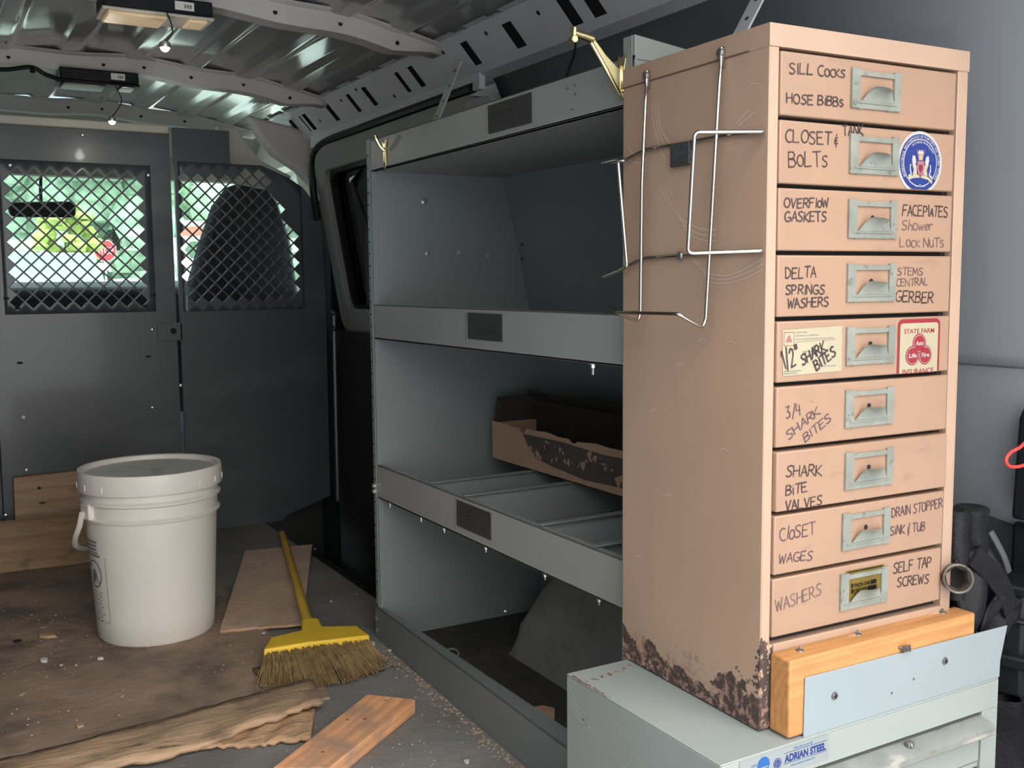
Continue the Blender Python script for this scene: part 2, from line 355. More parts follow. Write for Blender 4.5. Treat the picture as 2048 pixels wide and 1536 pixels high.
def font_mesh(s, bold=0.0):
    """printed lettering, cap height about 0.7, baseline at 0"""
    k = (s, bold)
    if k not in _FONT:
        c = bpy.data.curves.new('lettering', 'FONT'); c.body = s; c.size = 1; c.offset = bold; c.resolution_u = 3
        o = bpy.data.objects.new('lettering', c); COL.objects.link(o); dg = bpy.context.evaluated_depsgraph_get()
        me = bpy.data.meshes.new_from_object(o.evaluated_get(dg)); vs = [v.co.copy() for v in me.vertices]; fs = [tuple(p.vertices) for p in me.polygons]
        bpy.data.objects.remove(o); bpy.data.curves.remove(c); bpy.data.meshes.remove(me)
        _FONT[k] = (vs, fs)
    return _FONT[k]
def print_text(mb, s, fn, x0, x1, z0, h, mi, bold=0.0, shear=0):
    """lay printed text into the box x0..x1, baseline z0, cap height h, through fn(x, z) -> point"""
    vs, fs = font_mesh(s, bold); a = min(v.x for v in vs); b = max(v.x for v in vs); H = max(v.y for v in vs) if not any(ch in 'gjpqy' for ch in s) else .72
    mb.add([fn(x0 + (v.x - a) / (b - a) * (x1 - x0) + shear * v.y * h, z0 + v.y / H * h) for v in vs], fs, mi)

# single-stroke hand lettering: each letter a list of polylines in a box 0..0.62 by 0..1
def arc(cx, cz, rx, rz, a0, a1, n=9): return [(cx + rx * math.cos(math.radians(a0 + (a1 - a0) * i / n)), cz + rz * math.sin(math.radians(a0 + (a1 - a0) * i / n))) for i in range(n + 1)]
GL = {
 'A': [[(0, 0), (.30, 1), (.60, 0)], [(.1, .38), (.5, .38)]], 'B': [[(0, 0), (.02, 1)], [(.02, .98), (.38, .98), (.5, .78), (.36, .56), (.02, .52)], [(.02, .52), (.42, .5), (.58, .25), (.4, .02), (0, 0)]],
 'C': [arc(.36, .5, .36, .5, 60, 300)], 'D': [[(0, 0), (.02, 1)], [(.0, 1), (.34, .92), (.58, .6), (.5, .2), (.22, 0), (0, 0)]], 'E': [[(.52, 1), (0, .98), (0, 0), (.54, .02)], [(0, .52), (.42, .54)]],
 'F': [[(.0, 0), (.02, 1), (.55, 1)], [(.0, .52), (.42, .54)]], 'G': [arc(.36, .5, .36, .5, 55, 330) + [(.66, .42), (.36, .42)]], 'H': [[(0, 0), (.02, 1)], [(.55, 0), (.57, 1)], [(.02, .5), (.55, .54)]],
 'I': [[(.1, 0), (.12, 1)]], 'i': [[(.08, 0), (.09, .72)], [(.10, .93), (.11, .96)]], 'K': [[(0, 0), (.03, 1)], [(.55, 1), (.04, .45), (.6, 0)]], 'L': [[(.02, 1), (0, 0), (.52, .03)]],
 'l': [[(.08, 1.05), (.06, 0)]], 'M': [[(0, 0), (.08, 1), (.34, .3), (.6, 1), (.68, 0)]], 'N': [[(0, 0), (.02, 1), (.55, 0), (.58, 1)]], 'O': [arc(.32, .5, .32, .5, 100, 460, 14)],
 'P': [[(0, 0), (.02, 1), (.36, 1), (.52, .76), (.36, .5), (.02, .46)]], 'R': [[(0, 0), (.02, 1), (.36, 1), (.52, .76), (.36, .52), (.02, .48)], [(.2, .48), (.58, 0)]],
 'S': [[(.52, .9), (.36, 1), (.1, .92), (.04, .74), (.2, .56), (.42, .44), (.52, .24), (.38, .03), (.14, 0), (0, .12)]], 'T': [[(-.02, 1), (.62, 1.02)], [(.3, 1), (.28, 0)]],
 'U': [[(0, 1), (.02, .3), (.2, 0), (.42, .06), (.54, .35), (.56, 1)], [(.56, .4), (.58, 0)]], 'V': [[(0, 1), (.25, 0), (.54, 1)]], 'W': [[(0, 1), (.16, 0), (.34, .75), (.52, 0), (.72, 1)]],
 'h': [[(.02, 1.1), (0, 0)], [(.02, .45), (.2, .62), (.36, .5), (.38, 0)]], 'w': [[(0, .6), (.12, 0), (.26, .5), (.4, 0), (.54, .6)]], 'e': [[(.04, .32), (.4, .36), (.32, .62), (.1, .6), (.02, .3), (.14, .02), (.4, .08)]],
 'r': [[(0, .6), (.04, 0)], [(.02, .38), (.18, .6), (.36, .56)]], '1': [[(.05, .75), (.16, 1), (.14, 0)]], '2': [[(.02, .8), (.2, 1), (.42, .9), (.42, .65), (0, 0), (.5, .03)]],
 '3': [[(.04, .95), (.4, 1), (.18, .6), (.42, .45), (.4, .12), (.16, 0), (0, .1)]], '4': [[(.12, 1), (.02, .45), (.5, .45)], [(.42, .9), (.4, 0)]], '/': [[(.36, 1.1), (.0, -.15)]], '"': [[(.05, 1.05), (.03, .78)], [(.22, 1.05), (.2, .78)]],
 '&': [[(.34, .62), (.1, .66), (.08, .42), (.26, .36), (.06, .28), (.08, .04), (.36, .06)], [(.22, 1.05), (.22, .8)], [(.2, -.1), (.2, -.35)]], ' ': [],
}
SMALL = {'o': 'O', 'c': 'C', 'k': 'K', 's': 'S', 'a': 'A', 'u': 'U'}
WID = {' ': .36, 'I': .28, 'i': .24, 'l': .2, 'M': .8, 'W': .84, '1': .3, '/': .42, '"': .3, 'w': .66, 'h': .5, 'e': .5, 'r': .46, 'O': .76, 'C': .68, 'G': .78, '&': .5}
def hand(mb, s, x0, z0, x1, z1, h, y, mi, t=.00070):
    """hand lettering along the line (x0,z0)-(x1,z1) in a vertical plane at depth y"""
    tot = 0; lay = []
    for ch in s:
        k, sc = (SMALL[ch], .74) if ch in SMALL else (ch, 1.0)
        lay.append((k, sc, tot)); tot += (WID.get(k, .70)) * (sc if ch in SMALL else 1)
    tot -= .08; d = Vector((x1 - x0, z1 - z0)); ln = d.length; d.normalize(); nrm = Vector((-d.y, d.x)); kx = ln / tot
    for (k, sc, off) in lay:
        jz = random.uniform(-.05, .05); sl = random.uniform(-.06, .10)
        for pl in GL[k]:
            q = []
            for (gx, gz) in pl:
                u = (off + gx * sc + sl * gz * sc) * kx; w = (gz * sc + jz) * h
                p = Vector((x0, z0)) + d * u + nrm * w; q.append(p)
            for i in range(len(q) - 1):
                e = (q[i + 1] - q[i])
                if e.length < 1e-6: continue
                e.normalize(); n = Vector((-e.y, e.x)) * t * random.uniform(.8, 1.15); a = q[i] - e * t * .5; b = q[i + 1] + e * t * .5
                mb.add([(a.x - n.x, y, a.y - n.y), (b.x - n.x, y, b.y - n.y), (b.x + n.x, y, b.y + n.y), (a.x + n.x, y, a.y + n.y)], [(0, 1, 2, 3)], mi)
def screw_head(mb, c, d, r=.0045, mi=0, ln=.003):
    """countersunk cross-head screw head looking along d"""
    mb.lathe([(r * .45, -ln), (r, -.0006), (r, .0004), (r * .8, .0009)], c, 14, mi, ax=d)

# ================================================================= THE VAN (setting)
XM, XR, XL = .43, 1.29, -.43        # centre line, inner right and left sides
def zroof(x): return 1.345 - .062 * ((x - XM) / .6) ** 2
g = MB(); g.box(-40, 40, -40, 60, -.80, -.72); struct(g.build('ground', mat('pale_asphalt', (.58, .575, .56), rough=.9, var=.12, sc=1.5)), 'grey asphalt outside the van')
f = MB(); f.box(XL, .90, .50, 3.16, -.05, 0); f.box(.90, XR + .02, .50, 1.99, -.05, 0)
f.box(.60, .90, 3.16, 3.32, -.05, 0)
struct(f.build('floor', RUBBER), 'dark worn rubber floor of the van')
st = MB()
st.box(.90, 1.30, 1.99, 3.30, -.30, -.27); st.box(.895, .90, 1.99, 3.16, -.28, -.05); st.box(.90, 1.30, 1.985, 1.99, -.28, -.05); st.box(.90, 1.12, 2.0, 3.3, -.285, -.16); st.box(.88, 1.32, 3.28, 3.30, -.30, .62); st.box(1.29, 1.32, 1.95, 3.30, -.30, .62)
struct(st.build('floor_step', mat('shaded_step', (.02, .02, .02), rough=.8)), 'dark step well inside the side door')  # unlit look of the step well put into its near-black colour
# roof skin with long pressed swages
sw = [-.28, -.12, .05, .20, .36, .52, .66, .80, .93]
def roof_pt(u, v):
    x = XM - .62 + 1.24 * u; y = .56 + 3.08 * v; z = zroof(x)
    for s in sw:
        d = abs(x - s)
        if d < .032: z -= .007 * (1 if d < .020 else (.032 - d) / .012)
    return (x, y, z)
r = MB(); r.grid(roof_pt, 186, 40); struct(r.build('ceiling', ROOF, smooth=60, solid=.004), 'glossy dark grey steel roof of the van')
def rib(y, name, w=.055, dep=.036, x0=XM - .61, x1=XM + .61):
    mb = MB(); n = 40
    prof = [(-w * .9, .006), (-w * .5, .002), (-w * .42, -dep), (w * .42, -dep), (w * .5, .002), (w * .9, .006)]
    vs = []
    for i in range(n + 1):
        x = x0 + (x1 - x0) * i / n; z = zroof(x) - .012 - .004 * math.sin(x * 21) * (1 if abs(x - XM) < .5 else 0)
        tap = 1.0 if abs(x - XM) < .50 else max(.35, 1 - (abs(x - XM) - .50) / .14)
        for (dy, dz) in prof: vs.append((x, y + dy, z + dz * tap))
    k = len(prof)
    mb.add(vs, [(i * k + j, i * k + j + 1, (i + 1) * k + j + 1, (i + 1) * k + j) for i in range(n) for j in range(k - 1)])
    for x in (.10, .22, .44, .54, .66, .80, .93):
        zz = zroof(x) - .012 - .004 * math.sin(x * 21)
        mb.lathe([(.0042, -.0002), (.0042, .0006)], (x, y - w * .455, zz - dep * .5), 12, 1, ax=(0, -1, 0))
    o = mb.build(name, [RIB, DARKGAP], smooth=30, solid=.0015); return struct(o)
rib(2.13, 'trim_1')['label'] = 'near grey roof bow with small holes'
rib(2.88, 'trim_2')['label'] = 'middle grey roof bow with small holes'
rib(3.60, 'trim_3', w=.05)['label'] = 'roof bow over the cab, beyond the partition'
# slotted rail between roof and wall
ra, rb_ = Vector((1.022, 0, 1.278)), Vector((1.088, 0, 1.204))
def rail(name, side=1):
    mb = MB()
    def P(t, y, dx=0, dz=0):
        p = ra.lerp(rb_, t); x = p.x + dx
        return (x if side > 0 else 2 * XM - x, y, p.z + dz)
    slots = [(.62, .03), (.86, .03), (1.10, .03), (1.255, .03), (1.40, .045), (1.54, .036), (1.612, .034), (1.815, .036), (2.0, .03), (2.28, .026), (2.36, .02), (2.575, .026), (2.69, .024), (2.86, .03), (3.06, .03), (3.10, .012), (3.19, .03)]
    y = .45
    for (yc, w) in slots:
        a, b = yc - w / 2, yc + w / 2; t0, t1 = .22, .80
        mb.poly([P(0, y), P(0, a), P(1, a), P(1, y)])
        mb.poly([P(0, a), P(0, b), P(t0, b), P(t0, a)]); mb.poly([P(t1, a), P(t1, b), P(1, b), P(1, a)])
        mb.poly([P(t0 - .15, a - .02, .006, .005), P(t0 - .15, b + .02, .006, .005), P(t1 + .15, b + .02, .006, .005), P(t1 + .15, a - .02, .006, .005)], 1)
        y = b
    mb.poly([P(0, y), P(0, 3.45), P(1, 3.45), P(1, y)])
    # flange up to the roof with pinched weld tabs, and the fold back to the wall
    n = 60
    for i in range(n):
        y0 = .45 + 3.0 * i / n; y1 = .45 + 3.0 * (i + 1) / n; d = .008 if i % 3 == 0 else .002
        mb.poly([P(0, y0), P(0, y1), P(0, y1, -.016, .004 - d), P(0, y0, -.016, .004 - d)])
    mb.poly([P(1, .45), P(1, 3.45), P(1, 3.45, .05, -.012), P(1, .45, .05, -.012)])
    mb.poly([P(0, .45, .03, .06), P(0, 3.45, .03, .06), P(1, 3.45, .10, .02), P(1, .45, .10, .02)], 1)
    for (yc, t) in ((1.48, .3), (1.70, .3), (1.90, .25), (2.10, .25), (2.45, .75), (2.62, .2), (2.75, .3), (2.98, .6)):
        c = Vector(P(t, yc)); mb.lathe([(.005, -.0002), (.005, .0006)], c, 10, 1, ax=(-.74 * side, 0, -.66))
    return struct(mb.build(name, [RAILP, DARKGAP], smooth=30), 'slotted grey steel rail where roof meets wall')
rail('trim_4'); rail('trim_5', -1)
# side walls: tumblehome above the belt crease
prof_w = [(1.29, -.3), (1.292, .20), (1.290, .618), (1.281, .634), (1.262, .74), (1.225, .90), (1.18, 1.06), (1.13, 1.19), (1.10, 1.215)]
def side_wall(name, y0, y1, side=1, m=WALLP):
    mb = MB(); pts = bez([(x, 0, z) for x, z in prof_w], 5)
    fx = lambda x: x if side > 0 else 2 * XM - x
    for i in range(len(pts) - 1):
        a, b = pts[i], pts[i + 1]; mb.poly([(fx(a.x), y0, a.z), (fx(a.x), y1, a.z), (fx(b.x), y1, b.z), (fx(b.x), y0, b.z)])
    return struct(mb.build(name, m, smooth=60, weld=True, solid=.01))
side_wall('wall_right', .50, 2.02)['label'] = 'grey painted steel side wall with a belt crease'
side_wall('wall_left', .50, 3.30, -1)['label'] = 'left grey steel side wall'
# unseen rear doors, added at right angles to block sky light from the sides
for side, nm, lb in ((-1, 'light_block_door_left', 'unseen left rear door added to block sky light'), (1, 'light_block_door_right', 'unseen right rear door added to block sky light')):
    mb = MB(); xx = XM + side * .875; mb.prism([(-.42, -.25), (.44, -.25), (.44, .65), (.42, 1.22), (-.38, 1.22), (-.42, .65)], 'X', xx - .02, xx + .02)
    struct(mb.build(nm, WALLP, bevel=.01), lb)
mb = MB(); mb.box(XM - .66, XM + .66, .54, .59, 1.24, 1.36); struct(mb.build('trim_9', RAILP, bevel=.02), 'rear roof header')
# outer body skin, so no daylight leaks in behind the lining
for side, nm, lb in ((1, 'wall_outer_right', 'outer body skin, right side'), (-1, 'wall_outer_left', 'outer body skin, left side')):
    fx = (lambda x: x) if side > 0 else (lambda x: 2 * XM - x)
    mb = MB(); pp = [(1.345, -.3), (1.345, .62), (1.26, 1.28), (1.16, 1.385), (1.02, 1.40), (1.02, 1.37)]
    for i in range(len(pp) - 1): a, b = pp[i], pp[i + 1]; mb.poly([(fx(a[0]), .60, a[1]), (fx(a[0]), 3.34, a[1]), (fx(b[0]), 3.34, b[1]), (fx(b[0]), .60, b[1])])
    struct(mb.build(nm, mat('body_paint', (.45, .45, .45), rough=.3), weld=True, solid=.004), lb)
# wheel well inside the shelf unit
def well_z(y): 
    q = max(0, min(1, (1.745 - y) / .46)); return .03 + .30 * math.sqrt(max(0, 1 - (1 - q) ** 2))
w = MB()
def wpt(u, v):
    y = 1.745 - .70 * v; zt = well_z(y) if v > 0 else 0.0
    prof = [(0, 0), (.02, .55), (.05, .80), (.12, .95), (.30, 1.0)]
    k = u * 4; i = min(3, int(k)); t = k - i; a, b = prof[i], prof[i + 1]
    return (.985 + (a[0] + (b[0] - a[0]) * t) + .0 , y, zt * (a[1] + (b[1] - a[1]) * t))
w.grid(wpt, 24, 30); struct(w.build('wheel_well', WELL, smooth=70), 'grey arched wheel well inside the bottom shelf')

# side cargo door with window
d = sempty('door_1', (1.16, 2.7, .3), 'grey side cargo door with dim window')
def dx(z):      # tumblehome of the door
    return 1.166 - .087 * max(0, (z - .62) / .53) if z > .62 else 1.166 - .05 * (.62 - z)
def door_frame(y0, y1, z0, z1, w, name, m, off=0.0, dep=.035):
    mb = MB(); n = 14; path = []
    rr = .05
    def corner(cy, cz, a0): return [(cy + rr * math.cos(a0 + k * PI / 10), cz + rr * math.sin(a0 + k * PI / 10)) for k in range(6)]
    ring = corner(y1 - rr, z1 - rr, 0) + corner(y0 + rr, z1 - rr, PI / 2) + corner(y0 + rr, z0 + rr, PI) + corner(y1 - rr, z0 + rr, 1.5 * PI)
    cy, cz = (y0 + y1) / 2, (z0 + z1) / 2
    inner = [(cy + (a - cy) * (1 - 2 * w / (y1 - y0)), cz + (b - cz) * (1 - 2 * w / (z1 - z0))) for a, b in ring]
    k = len(ring)
    vs = [(dx(b) + off, a, b) for a, b in ring] + [(dx(b) + off, a, b) for a, b in inner] + [(dx(b) + off + dep, a, b) for a, b in inner] + [(dx(b) + off + dep, a, b) for a, b in ring]
    for i in range(k):
        j = (i + 1) % k
        mb.add([vs[i], vs[j], vs[k + j], vs[k + i], vs[2 * k + i], vs[2 * k + j], vs[3 * k + j], vs[3 * k + i]], [(0, 1, 2, 3), (3, 2, 5, 4), (1, 0, 7, 6)])
    return mb.build(name, m, d, smooth=40, weld=True, bevel=.003)
DOORP = mat('door_inner_paint', (.26, .26, .26), rough=.55, var=.06)
door_frame(2.02, 3.12, .60, 1.165, .072, 'door_frame', DOORP)
door_frame(2.085, 3.055, .665, 1.10, .018, 'seal', BLACKP, off=.018, dep=.02)
m_ = MB(); m_.poly([(dx(.66) + .042, 2.08, .66), (dx(.66) + .042, 3.06, .66), (dx(1.12) + .042, 3.06, 1.12), (dx(1.12) + .042, 2.08, 1.12)]); m_.build('pane', GLASSD, d)
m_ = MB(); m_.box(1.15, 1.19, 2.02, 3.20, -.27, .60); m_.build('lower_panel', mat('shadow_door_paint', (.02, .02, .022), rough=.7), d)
m_ = MB(); m_.box(1.120, 1.165, 2.62, 2.70, 1.085, 1.105); m_.box(1.112, 1.15, 2.63, 2.66, 1.05, 1.09, 0); m_.build('latch', BEIGE, d, bevel=.003)
m_ = MB(); m_.box(1.128, 1.158, 2.50, 2.58, .80, .86); m_.tube(bez([(1.125, 2.51, .86), (1.105, 2.53, .83), (1.118, 2.57, .80)], 5), .006); m_.build('handle', HOLDER, d, bevel=.003)
m_ = MB(); m_.tube([(1.115, 3.06, .06), (1.12, 3.07, .40), (1.125, 3.08, .66)], .008, 8); m_.ball((1.115, 3.06, .66), .009); m_.ball((1.118, 3.06, .61), .008); m_.build('guide_rod', mat('dark_steel', (.09, .09, .095), rough=.4, metal=.6), d)
# inner door pillar and header above the door
m_ = MB(); m_.prism([(2.02, 1.172), (3.14, 1.172), (3.14, 1.215), (2.02, 1.215)], 'X', 1.085, 1.10)
m_.tube(bez([(1.095, 3.12, .95), (1.085, 3.13, 1.08), (1.08, 3.05, 1.165), (1.085, 2.7, 1.178), (1.085, 2.05, 1.178)], 8), .012, 8, 1)
m_.box(1.14, 1.26, 3.14, 3.30, -.3, 1.2, 1)
struct(m_.build('trim_6', [RAILP, BLACKP], smooth=30), 'dark pillar and rubber around the side door')

# ---------------------------------------------------------------- partition
YP = 3.14
pt = thing('bulkhead', 'charcoal steel partition with diamond lattice windows across the van', 'partition', (XM, YP, 0))
PCH = .0412
def lattice(mb, x0, x1, z0, z1, ok, cuts, hw=.0023, ox=0, oz=0):
    i0 = int((x0 - ox) / PCH) - 1; i1 = int((x1 - ox) / PCH) + 2; j0 = int((z0 - oz) / PCH) - 1; j1 = int((z1 - oz) / PCH) + 2
    H = PCH / 2; h = H - hw * 1.414
    for i in range(2 * i0, 2 * i1):
        for j in range(2 * j0, 2 * j1):
            if (i + j) % 2: continue
            cx, cz = ox + i * H, oz + j * H
            o = [(cx + H, cz), (cx, cz + H), (cx - H, cz), (cx, cz - H)]; n = [(cx + h, cz), (cx, cz + h), (cx - h, cz), (cx, cz - h)]
            polys = [[o[k], o[(k + 1) % 4], n[(k + 1) % 4], n[k]] for k in range(4)] if ok(cx, cz) else [o]
            for p in polys:
                for c in [(-1, 0, -x0), (1, 0, x1), (0, -1, -z0), (0, 1, z1)] + cuts:
                    p = clip(p, *c)
                    if len(p) < 3: break
                if len(p) >= 3: mb.poly([(a, YP, b) for a, b in p])
def line_cut(p, q):
    """keep what lies below the line p-q"""
    a, b = -(q[1] - p[1]), (q[0] - p[0]); 
    if b < 0: a, b = -a, -b
    return (a, b, a * p[0] + b * p[1])
dl = MB(); dl.box(.168, .655, YP - .002, YP + .002, 0.004, .672); dl.box(.168, .655, YP - .002, YP + .002, 1.095, 1.192); dl.box(.168, .198, YP - .002, YP + .002, .672, 1.095); dl.box(.598, .655, YP - .002, YP + .002, .672, 1.095)
door = dl.build('door_panel', PARTM, pt)
m_ = MB(); lattice(m_, .198, .598, .672, 1.095, lambda x, z: .222 < x < .575 and .70 < z < 1.07, [], ox=.2295, oz=.706); m_.build('lattice', PARTM, pt, solid=.003, weld=True)
lab(bpy.data.objects['lattice'], 'diamond lattice window in the middle door')
pr = MB(); pr.box(.664, .831, YP - .002, YP + .002, 1.1115, 1.209); pr.box(.664, .674, YP - .002, YP + .002, .670, 1.1115)
pr.prism([(.664, 0), (.957, 0), (.974, .016), (1.084, .052), (1.118, .064), (1.12, .67), (.664, .67)], 'Y', YP - .002, YP + .002)
pr.prism([(1.05, .67), (1.12, .67), (1.12, .70), (1.11, .982), (1.055, 1.05), (1.05, 1.053)], 'Y', YP - .002, YP + .002)
pr.box(.664, .674, YP - .012, YP, .0, 1.2); pr.build('side_panel', PARTM, pt)
POLY = [(.690, 1.080), (.918, 1.085), (.955, 1.046), (1.030, .902), (1.030, .762), (1.016, .694), (.690, .694)]
def inpoly(x, z):
    c = False
    for i in range(len(POLY)):
        (a, b), (p, q) = POLY[i], POLY[i - 1]
        if (b > z) != (q > z) and x < (p - a) * (z - b) / (q - b) + a: c = not c
    return c
m_ = MB(); lattice(m_, .674, 1.05, .67, 1.1115, inpoly, [line_cut((.915, 1.116), (1.008, 1.079)), line_cut((1.008, 1.079), (1.055, 1.05))], ox=.712, oz=.713)
m_.build('lattice', PARTM, pt, solid=.003, weld=True)
m_ = MB(); m_.box(-.42, .163, YP - .002, YP + .002, 0.0, 1.209); m_.build('side_panel', PARTM, pt)
m_ = MB(); m_.box(.596, .668, YP - .012, YP - .002, .586, .636); m_.lathe([(.009, 0), (.009, .001)], (.643, YP - .012, .614), 16, 1, ax=(0, -1, 0)); m_.build('latch_plate', [PARTM, DARKGAP], pt, bevel=.002)
for (x, z, dark) in ((.203, .717, 1), (.593, .721, 1), (.567, .689, 1), (.230, .689, 1), (.228, .538, 1), (.570, .541, 1), (.576, .389, 0), (.229, .386, 2), (.229, .236, 0), (.171, .114, 0), (.42, 1.172, 0), (.593, 1.068, 0), (.231, 1.079, 0), (.585, .62, 0), (.66, .45, 0)):
    m_ = MB()
    if dark == 1: m_.box(x - .007, x + .007, YP - .0026, YP - .002, z - .003, z + .003); m_.build('slot', DARKGAP, pt)
    else: m_.lathe([(.0055, 0), (.0045, .003), (.002, .004)], (x, YP - .002, z), 10, 0, ax=(0, -1, 0)); m_.build('screw', [STEELBOLT if dark == 0 else WHITE], pt)
m_ = MB(); m_.box(-.40, .652, 3.118, 3.146, 1.187, 1.211); struct(m_.build('trim_7', BEIGE, bevel=.004), 'beige trim strip along the top of the partition')

# ---------------------------------------------------------------- cab beyond the partition
m_ = MB(); m_.grid(lambda u, v: (-.45 + 1.76 * u, 3.61 + .36 * v, 1.325 - .07 * ((u - .5) * 2) ** 2 - .11 * v), 20, 8); m_.box(-.42, 1.28, 3.93, 3.99, 1.135, 1.22)

struct(m_.build('cab_ceiling', HEADL, smooth=40, solid=.004), 'grey headliner over the cab seats')
m_ = MB(); m_.prism([(.84, 1.25), (.90, 1.245), (.935, 1.19), (.975, 1.145), (1.075, 1.10), (1.03, 1.05), (.84, 1.08)], 'Y', 3.30, 3.34); struct(m_.build('cab_trim', BEIGE, bevel=.006), 'beige cab trim seen past the top corner of the partition')
m_ = MB(); m_.prism([(.905, 1.27), (1.12, 1.23), (1.17, .98), (1.11, 1.06), (1.06, 1.108), (.985, 1.153), (.945, 1.20)], 'Y', 3.19, 3.25); struct(m_.build('cab_pillar', RIB, bevel=.012, seg=3), 'grey body pillar behind the partition')
m_ = MB()
for s in (1, -1):
    fx = (lambda x: x) if s > 0 else (lambda x: 2 * XM - x)
    m_.prism([(fx(1.24), 0), (fx(1.29), 0), (fx(1.29), .74), (fx(1.24), .74)], 'Y', 3.30, 4.60)
    m_.prism([(fx(1.13), 1.16), (fx(1.2), 1.16), (fx(1.16), 1.26), (fx(1.09), 1.26)], 'Y', 3.20, 4.0)
    m_.prism([(fx(1.22), .70), (fx(1.28), .70), (fx(1.20), 1.2), (fx(1.13), 1.2)], 'Y', 3.22, 3.47)
    m_.tube([(fx(1.24), 4.60, .72), (fx(1.13), 3.97, 1.20)], .035, 8)
struct(m_.build('cab_wall', BEIGE, smooth=40), 'cab side walls and windscreen pillars')
m_ = MB(); m_.poly([(-.38, 4.62, .74), (1.24, 4.62, .74), (1.13, 3.97, 1.20), (-.27, 3.97, 1.20)]); struct(m_.build('window_1', GLASSW), 'tinted windscreen of the van')
m_ = MB(); m_.poly([(1.255, 3.47, .73), (1.255, 4.55, .73), (1.18, 3.98, 1.17), (1.18, 3.47, 1.17)]); struct(m_.build('window_2', GLASSW), 'glass of the passenger door')
m_ = MB(); m_.poly([(-.395, 3.47, .73), (-.395, 4.55, .73), (-.32, 3.98, 1.17), (-.32, 3.47, 1.17)]); struct(m_.build('window_3', GLASSW), 'glass of the driver door')
m_ = MB(); m_.prism([(4.18, .50), (4.16, .735), (4.22, .765), (4.58, .745), (4.60, .70), (4.60, .4)], 'X', -.30, 1.16)
tag(m_.build('dashboard', BLACKP, bevel=.02, seg=3), 'black dashboard seen low through the left lattice window', 'dashboard')
m_ = MB(); m_.box(XL, XR, 4.70, 4.72, -.5, .72); m_.box(XL, XR, 3.2, 4.7, -.35, -.3); struct(m_.build('cab_floor', BLACKP), 'dark cab floor and firewall')
mr = thing('rear_view_mirror', 'black rear-view mirror hanging behind the windscreen', 'mirror', (.39, 4.02, 1.02))
m_ = MB(); m_.prism([(.285, 1.000), (.295, .992), (.485, .994), (.50, 1.004), (.502, 1.042), (.488, 1.052), (.29, 1.043), (.278, 1.03)], 'Y', 4.0, 4.03); m_.build('housing', BLACKP, mr, bevel=.006)
m_ = MB(); m_.tube([(.39, 4.03, 1.03), (.392, 4.05, 1.09), (.394, 4.03, 1.14)], .006); m_.build('stem', BLACKP, mr)
# passenger seat and a dim driver seat
def seat(x, label):
    s = thing('car_seat', label, 'seat', (x, 3.65, -.3), 0, None)
    prof = [(-.21, .60), (-.195, .74), (-.155, .88), (-.105, 1.02), (-.055, 1.085), (0, 1.105), (.055, 1.09), (.10, 1.04), (.145, .92), (.175, .74), (.19, .60)]
    mb = MB(); n = len(prof)
    for k, (y, sc) in enumerate(((3.52, .86), (3.545, 1.0), (3.66, 1.0), (3.70, .88))):
        pass
    rings = []
    for (y, sc) in ((3.51, .90), (3.535, 1.0), (3.62, 1.0), (3.66, .90)):
        rings.append([(x + .0 + a * sc, y + (1.1 - b) * .12, .30 + (b - .30) * (1 - (1 - sc) * .12)) for a, b in [(-.21, .2)] + prof + [(.19, .2)]])
    vs = [p for r_ in rings for p in r_]; k = n + 2
    fs = [(i * k + j, i * k + (j + 1) % k, (i + 1) * k + (j + 1) % k, (i + 1) * k + j) for i in range(3) for j in range(k)] + [tuple(range(k)), tuple(range(3 * k, 4 * k))]
    mb.add(vs, fs); mb.build('backrest', SEATF, s, smooth=60)
    m2 = MB(); m2.box(x - .22, x + .21, 3.64, 4.10, .10, .26); m2.box(x - .15, x + .15, 3.7, 4.0, -.3, .10); m2.build('cushion', SEATF, s, bevel=.04, seg=3)
    return s
seat(.995, 'dark high-backed passenger seat behind the right lattice window')
# ---------------------------------------------------------------- outside, ahead of the windscreen
def tree(x, y, zc, rx, rz, col, label, trunk=True):
    t = thing('tree', label, 'tree', (x, y, -.72))
    mb = MB(); rnd = random.Random(int(x * 100 + y * 7)); 
    for k in range(90):
        a = rnd.uniform(0, 2 * PI); b = rnd.uniform(-1, 1); q = math.sqrt(1 - b * b) * rnd.uniform(.35, 1) ; rr = rx * rnd.uniform(.14, .30)
        mb.ball((x + rx * q * math.cos(a), y + rx * q * math.sin(a), zc + rz * b), rr, 4, 0, (1, 1, rnd.uniform(.6, .9)))
    mb.build('crown', mat('leaves_%02d' % int(col[1] * 100), col, rough=.8, var=.45, sc=2.2, bump=1, bsc=6), t, smooth=0)
    m2 = MB(); m2.tube([(x, y, -.72), (x + .1, y, zc)], [.22, .12], 8); m2.build('trunk', mat('bark', (.06, .045, .035), rough=.9), t)
tree(7.2, 46, 4.2, 5.0, 4.2, (.33,.46,.35), 'broad green tree straight ahead beyond the windscreen')
tree(-2.5, 58, 5.0, 6.0, 4.8, (.40,.50,.42), 'pale green tree far ahead, behind the mirror')
tree(18.5, 54, 4.6, 4.6, 4.6, (.36,.47,.39), 'tall green tree right of the stop sign beyond the windscreen')
tree(3.45, 30, 1.95, .85, .95, (.34,.42,.13), 'small yellow-green bush left of the stop sign')
tree(22, 38, 3.2, 4.0, 3.4, (.34,.46,.36), 'green tree seen past the passenger seat')
ss = thing('stop_sign', 'red octagonal stop sign on a post beyond the windscreen', 'sign', (5.62, 38, -.72))
m_ = MB(); R_ = .40; oc = [(5.62 + R_ * math.cos(PI / 8 + k * PI / 4), 1.95 + R_ * math.sin(PI / 8 + k * PI / 4)) for k in range(8)]; m_.prism(oc, 'Y', 37.98, 38.0, 1)
